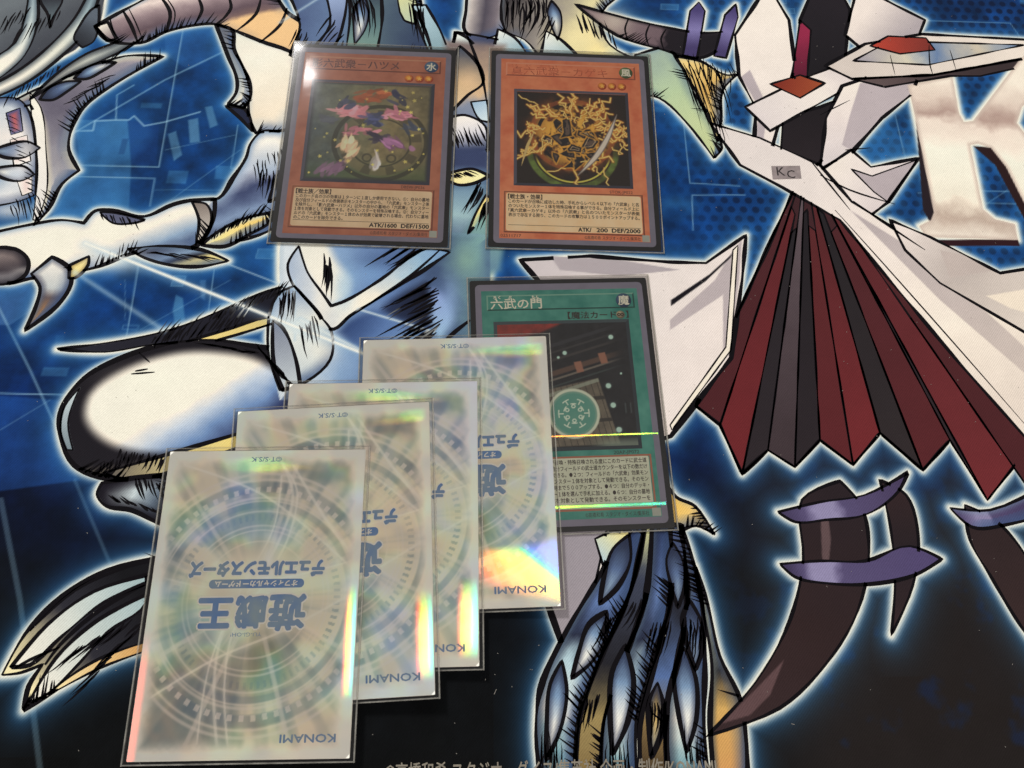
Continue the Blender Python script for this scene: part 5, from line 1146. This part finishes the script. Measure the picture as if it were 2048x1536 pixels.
lettering('type_line', [('【魔法カード', 2.4, 28.9, 2.9, 17.0, 'l', 0.06), ('】', 23.7, 28.9, 2.9, None, 'r', 0.06)], 0.31, M_TEXT, gc)
sp = shade_disc('spell_icon', 20.9, 29.9, 1.5, 0.31, (190, 176, 140), (96, 84, 66), gc)
lettering('spell_symbol', [('∞', 20.9, 29.15, 2.6, 2.2, 'c', 0.1)], 0.33, M_TEXT, sp)
tbx = plate('text_box', rounded_rect(0.1, -29.2, 50.4, 16.6, 0.5, 3), 0.30, 0.325, M_CREAM_C, gc)
bevel_frame('text_rim', -26.0, -38.2, 26.2, -20.3, 0.6, 0.318, (168, 104, 80), (168, 104, 80), tbx)
body = ['①：「六武衆」モンスターが召喚・特殊召喚される度にこのカードに武士道', 'カウンターを２つ置く。②：自分フィールドの武士道カウンターを以下の数だけ', '取り除き、以下の効果を発動できる。●２つ：フィールドの「六武衆」効果モン',
        'スター１体または「紋章」モンスター１体を対象として発動できる。そのモン', 'スターの攻撃力はターン終了時まで５００アップする。●４つ：自分のデッキ・', '墓地から「六武衆」モンスター１体を選んで手札に加える。●６つ：自分の墓地', 'の「紫炎」モンスター１体を対象として発動できる。そのモンスターを']
lettering('effect_text', [(s, -24.4, -22.9 - 2.07 * i, 1.75, 48.9, 'l', 0.03) for i, s in enumerate(body)] + [('特殊召喚する。', -24.4, -22.9 - 2.07 * 7 + 0.45, 1.5, 9, 'l', 0.03)], 0.345, M_TEXT, tbx)
lettering('set_code', [('20AP-JP072', 22.4, -20.0, 1.7, 8.4, 'r', 0.0)], 0.31, M_TEXT, gc)
lettering('copyright_line', [('©高橋和希 スタジオ・ダイス/集英社', 23.6, -40.2, 1.7, 20.5, 'r', 0.0)], 0.31, M_TEXT, gc)
plate('security_square', [(24.6, -40.6), (27.4, -40.6), (27.4, -38.0), (24.6, -38.0)], 0.30, 0.345, M_HOLO, gc)
def glint_strip(y, w, hue0, slope, gain_):  # strip added to stand in for a rainbow reflection across the card
    fx = np.linspace(-28.8, 29.3, 90); fy = np.linspace(y - w / 2, y + w / 2, 7)
    X, Y = np.meshgrid(fx, fy)
    o = grid_mesh('glint_strip', fx, fy, 0.37, M_FOIL, np.zeros(X.shape + (3,)) + np.array([120., 140, 128]), gc)
    a = math.radians(GYAW); ca, sa = math.cos(a), math.sin(a)
    P = np.stack([(GC[0] + X * ca - Y * sa) * MM, (GC[1] + X * sa + Y * ca) * MM, np.zeros(X.shape)], -1)
    h = half_tilt(P, BACK_POS)
    h = np.stack([h[..., 0] * ca + h[..., 1] * sa, -h[..., 0] * sa + h[..., 1] * ca], -1)
    k = hue0 + slope * X / 30.0
    v = np.concatenate([h * k[..., None], np.zeros(X.shape + (1,))], -1)
    set_vec(o.data, 'lean_a', v); set_vec(o.data, 'lean_b', v)
    set_vec(o.data, 'lean_a_w', np.ones(X.shape + (3,)) * (gain_ * (0.25 + 0.9 * vnoise(X + 60, Y + 60, 4.0, 5)) * sstep(w * 0.5, 0, np.abs(Y - y) * 0.9))[..., None]); set_vec(o.data, 'lean_b_w', np.ones(X.shape + (3,)) * 0.06)
glint_strip(-13.4, 0.6, 0.80, 0.20, 0.75)
glint_strip(-36.7, 1.2, 0.98, 0.19, 0.5)

# ---- four white foil card backs, each resting on the one behind it
def paint_back(X, Y):
    cx, cy = 0.5, -1.0
    R = np.hypot(X - cx, Y - cy); A = np.arctan2(Y - cy, X - cx)
    n = fbm(X + 60, Y + 60, 16, 31); n2 = fbm(X + 60, Y + 60, 5, 32)
    im = np.zeros(X.shape + (3,)) + np.array([250., 243, 230])
    e = np.minimum(31.0 - np.abs(X), 44.4 - np.abs(Y)) + (n2 - 0.5) * 2.5
    inn = sstep(1.5, 6.5, e)
    rays = vnoise(A * 9 + 40, R * 0.02 + 3, 1.0, 41) * 0.6 + vnoise(A * 23 + 70, R * 0.03 + 3, 1.0, 42) * 0.4
    fade = 0.35 + 0.65 * sstep(0.30, 0.62, fbm(X + 200, Y + 60, 26, 36, 2) * 0.55 + 0.45 * sstep(-14, 20, np.abs(Y + 4) + 0.35 * X))
    over(im, (222, 210, 188), inn * 0.85)
    over(im, (150, 160, 160), inn * sstep(0.38, 0.72, rays * 0.6 + n * 0.4) * sstep(7, 18, R) * 0.75)
    over(im, (106, 122, 124), inn * sstep(0.45, 0.68, n) * sstep(9, 20, R) * 0.62)
    low = sstep(-4, -12, Y)
    over(im, (92, 112, 106), inn * low * sstep(0.1, 0.8, np.sin(A * 4 + 0.6)) * sstep(5, 14, R) * sstep(31, 22, R) * 0.75)
    inn = inn * fade
    def arc(r0, w, a=0.6, col=(226, 216, 206), soft=0.3):
        over(im, col, inn * sstep(w / 2 + soft, max(w / 2 - soft, 0), np.abs(R - r0)) * a)
    mod = 0.5 + 0.5 * sstep(0.3, 0.6, vnoise(A * 5 + 30, R * 0 + 1, 1.0, 43))
    # dark bands, tick rings, pale circles
    over(im, (98, 118, 134), inn * sstep(2.2, 1.2, np.abs(R - 33.6)) * mod * 0.66)
    over(im, (98, 118, 134), inn * sstep(1.4, 0.6, np.abs(R - 28.0)) * mod * 0.6)
    tick = sstep(0.05, 0.4, np.sin(A * 62)); tick2 = sstep(0.05, 0.4, np.sin(A * 78 + 1))
    over(im, (224, 214, 206), inn * tick * sstep(1.0, 0.7, np.abs(R - 32.8)) * 0.75)
    over(im, (100, 118, 134), inn * tick2 * sstep(1.1, 0.8, np.abs(R - 24.2)) * mod * 0.5)
    for r0, w in ((37.8, 0.9), (35.9, 0.7), (30.2, 0.8), (29.2, 0.3), (26.0, 0.6), (21.6, 0.5), (20.2, 0.25), (16.8, 0.4)): arc(r0, w)
    for a0 in (0.42, 1.35, 2.2, 2.75, -0.5, -1.25, -1.95, -2.6):
        d = np.abs(np.sin((A - a0))) * R + 50 * (np.cos(A - a0) < 0)
        over(im, (228, 218, 208), inn * sstep(1.0, 0.3, d) * sstep(8, 14, R) * 0.55)
    # curved light trails
    for P, w in (([(-6, -42), (-9, -25), (-8, -10), (0, 4), (6, 16), (9, 30), (4, 42)], 0.5), ([(-3, -42), (-6, -25), (-5, -10), (3, 4), (9, 18), (10, 32), (3, 42)], 0.35),
                 ([(-12, -40), (-11, -20), (-4, 2), (4, 20), (5, 36)], 0.3), ([(30, 10), (14, 6), (-10, 2), (-30, 6)], 0.3), ([(-30, -30), (-10, -18), (10, -10), (29, 0)], 0.4), ([(8, 40), (20, 22), (28, 12)], 0.5), ([(-26, 40), (0, 30), (28, 8)], 0.4)):
        d = polyline_sd(X, Y, spline(P, False, 8))
        over(im, (236, 228, 216), inn * sstep(w + 1.6, 0, d) * 0.3); over(im, (240, 234, 222), inn * sstep(w + 0.15, w * 0.4, d) * 0.6)
    glow_ = np.exp(-(ellipse(X, Y, 0, 9, 17, 9, 0)) ** 2)
    over(im, (236, 224, 202), glow_ * 0.8)
    over(im, (206, 204, 180), np.exp(-(ellipse(X, Y, 0, -5, 20, 8, 0)) ** 2) * 0.55)
    return im
M_BLUE = mat_frame('blue_lettering', (78, 122, 184), (142, 160, 168), 75.0)
M_PALEINK = mat_print('pale_outline', (226, 222, 212), 0.35, 0.05, 200)
M_WHITEPL = mat_print('white_sleeve_edge', (232, 226, 214), 0.4, 0.05, 200)
BW, BH = 61.8, 88.6
bx = np.linspace(-BW / 2, BW / 2, 221); by = np.linspace(-BH / 2, BH / 2, 317)
BX, BY = np.meshgrid(bx, by)
def make_back():
    root = empty('card_back')
    film_sheet(root, 77)
    plate('inner_sleeve', rounded_rect(0, 0.0, 62.0, 88.8, 0.5), 0.05, 0.30, M_WHITEPL, root)
    o = grid_mesh('foil_face', bx, by, 0.325, M_FOIL, np.clip(paint_back(BX, BY), 0, 255), root)
    # lettering reads upside down from the camera's side
    title = [('遊', -15.3, 1.0, 10.6, 10.2, 'l'), ('戯', -4.0, 1.2, 9.4, 8.8, 'l'), ('王', 6.4, 1.4, 9.8, 9.4, 'l')]
    sub = [('デュエルモンスターズ', -20.2, -9.6, 4.9, 40.2, 'l')]
    lettering('title_outline', [t + (0.95,) for t in title] + [t + (0.62,) for t in sub], 0.330, M_PALEINK, root, True)
    lettering('title', [t + (0.46,) for t in title], 0.350, M_BLUE, root, True)
    lettering('second_title', [t + (0.31,) for t in sub], 0.350, M_BLUE, root, True)
    pb = plate('subtitle_band', [(-x, -y) for x, y in rounded_rect(-0.4, -3.3, 28.4, 2.6, 1.25, 5)], 0.335, 0.352, M_BLUE, root)
    lettering('subtitle', [('オフィシャルカードゲーム', -12.6, -4.05, 2.0, 24.6, 'l', 0.08)], 0.36, M_PALEINK, pb, True)
    lettering('maker_name', [('KONAMI', -26.7, 38.1, 3.0, 15.6, 'l', 0.09)], 0.345, M_BLUE, root, True)
    lettering('copyright_mark', [('©T·S/S.K', -4.6, -42.2, 2.1, 9.6, 'l', 0.03)], 0.345, M_BLUE, root, True)
    lettering('romanised_title', [('YU-GI-OH!', -3.2, 10.6, 1.6, 9.0, 'l', 0.0)], 0.345, M_BLUE, root, True)
    return root
back0 = make_back()
def copy_tree(o, parent=None):
    c = o.copy(); C.objects.link(c); c.parent = parent
    for ch in list(o.children): copy_tree(ch, c)
    return c
BACKS = [((-6.24, 56.12), 1.509, 0.02, 0.021, 'white foil card back lying directly on the green card, topmost row of the fan'),
         ((-30.20, 39.79), 0.736, 0.02, 0.032, 'white foil card back second in the fan, next above the one on the green card'),
         ((-44.33, 31.15), 2.697, 0.36, 0.040, 'white foil card back third in the fan, directly under the fully visible one'),
         ((-65.85, 16.41), 0.245, 0.32, 0.040, 'fully visible white foil card back on top of the fan at the lower left')]
# rainbow glints placed card by card, their leans aimed from lamp to camera
GLINTS = [dict(mode='corner'), dict(x=27.4, span=3.2, y0=-18, y1=-43), dict(x=27.8, span=2.6, y0=-14, y1=-41), dict(x=28.6, span=1.8, y0=4, y1=-30, left=1)]
def set_glints(me, loc, g, seed):
    P = np.stack([(loc[0] + BX) * MM, (loc[1] + BY) * MM, np.zeros(BX.shape) + 0.002], -1)
    h = half_tilt(P, BACK_POS)
    n = fbm(BX + 60, BY + 60, 18, 61 + seed, 3) - 0.5; n2 = fbm(BX + 90, BY + 60, 12, 62 + seed, 3) - 0.5
    one = np.ones(BX.shape)
    if g.get('mode') == 'corner':
        f = np.interp(BX + 1.2 * (BY + 33), [0, 8, 20, 26, 30.5], [0.66, 0.76, 0.88, 1.02, 1.5]); fy = f
        w = sstep(2, 12, BX + n * 8) * sstep(-24.5, -29, BY - 0.16 * (BX - 16) + n2 * 4) * sstep(-41, -36, BY + 0.25 * (BX - 16)) * 0.42
    else:
        f = 1.0 + 0.40 * (BX - g['x'] - 0.8 * n) / g['span']; fy = 0.5 * (1 + f)
        w = sstep(g['x'] - g['span'] - 0.6, g['x'] - g['span'] + 1.0, BX + 2.5 * n) * sstep(g['y0'], g['y0'] - 14, BY) * sstep(g['y1'], g['y1'] + 8, BY) * sstep(30.9, 30.2, BX)
    la = np.stack([h[..., 0] * f, h[..., 1] * fy, 0 * BX], -1)
    top = sstep(36.5, 39.0, BY + n * 3) * sstep(43.0, 41.0, BY) * sstep(-16, -2, BX) * sstep(30.5, 28, BX)
    k = np.interp(BX, [-10, 24], [1.25, 0.7]) if seed % 2 else np.interp(BX, [-4, 20, 30], [0.6, 0.85, 1.3])
    la = np.where(((top > 0.01) & (w < 0.01))[..., None], np.stack([h[..., 0] * k, h[..., 1] * (1 + 0.06 * (BY - 39.5)), 0 * BX], -1), la)
    lf = sstep(-28.2, -29.8, BX) * sstep(-8, -26, BY) * g.get('left', 0)
    la = np.where((lf > 0.01)[..., None], np.stack([h[..., 0] * 0.8 * one, h[..., 1] * 0.8, 0 * BX], -1), la)
    set_vec(me, 'lean_a', la)
    set_vec(me, 'lean_a_w', np.repeat((w * 0.55 + top * 0.08 + lf * 0.2)[..., None], 3, -1))
    set_vec(me, 'lean_b', np.stack([h[..., 0] * (1.0 + 2.2 * n), h[..., 1] * (1.0 + 2.2 * n2), 0 * BX], -1))
    set_vec(me, 'lean_b_w', np.repeat((0.085 * np.clip(1 + 4.5 * n2, 0.1, 2.2))[..., None], 3, -1))
trees = [back0] + [copy_tree(back0) for _ in BACKS[1:]]
for k, (o, (loc, yaw, z0, slope, label)) in enumerate(zip(trees, BACKS)):
    face = next(ch for ch in o.children if ch.name.startswith('foil_face'))
    if k: face.data = face.data.copy()
for k, (o, (loc, yaw, z0, slope, label)) in enumerate(zip(trees, BACKS)):
    face = next(ch for ch in o.children if ch.name.startswith('foil_face'))
    set_glints(face.data, loc, GLINTS[k], k)
    a = math.atan(slope)
    o.rotation_mode = 'XYZ'
    o.rotation_euler = (0, -a, math.radians(yaw))
    o.location = (loc[0] * MM, loc[1] * MM, (0.06 + z0 + slope * SW / 2) * MM)
    o['label'] = label; o['category'] = 'card back'; o['group'] = 'face-down cards fanned on the playmat'
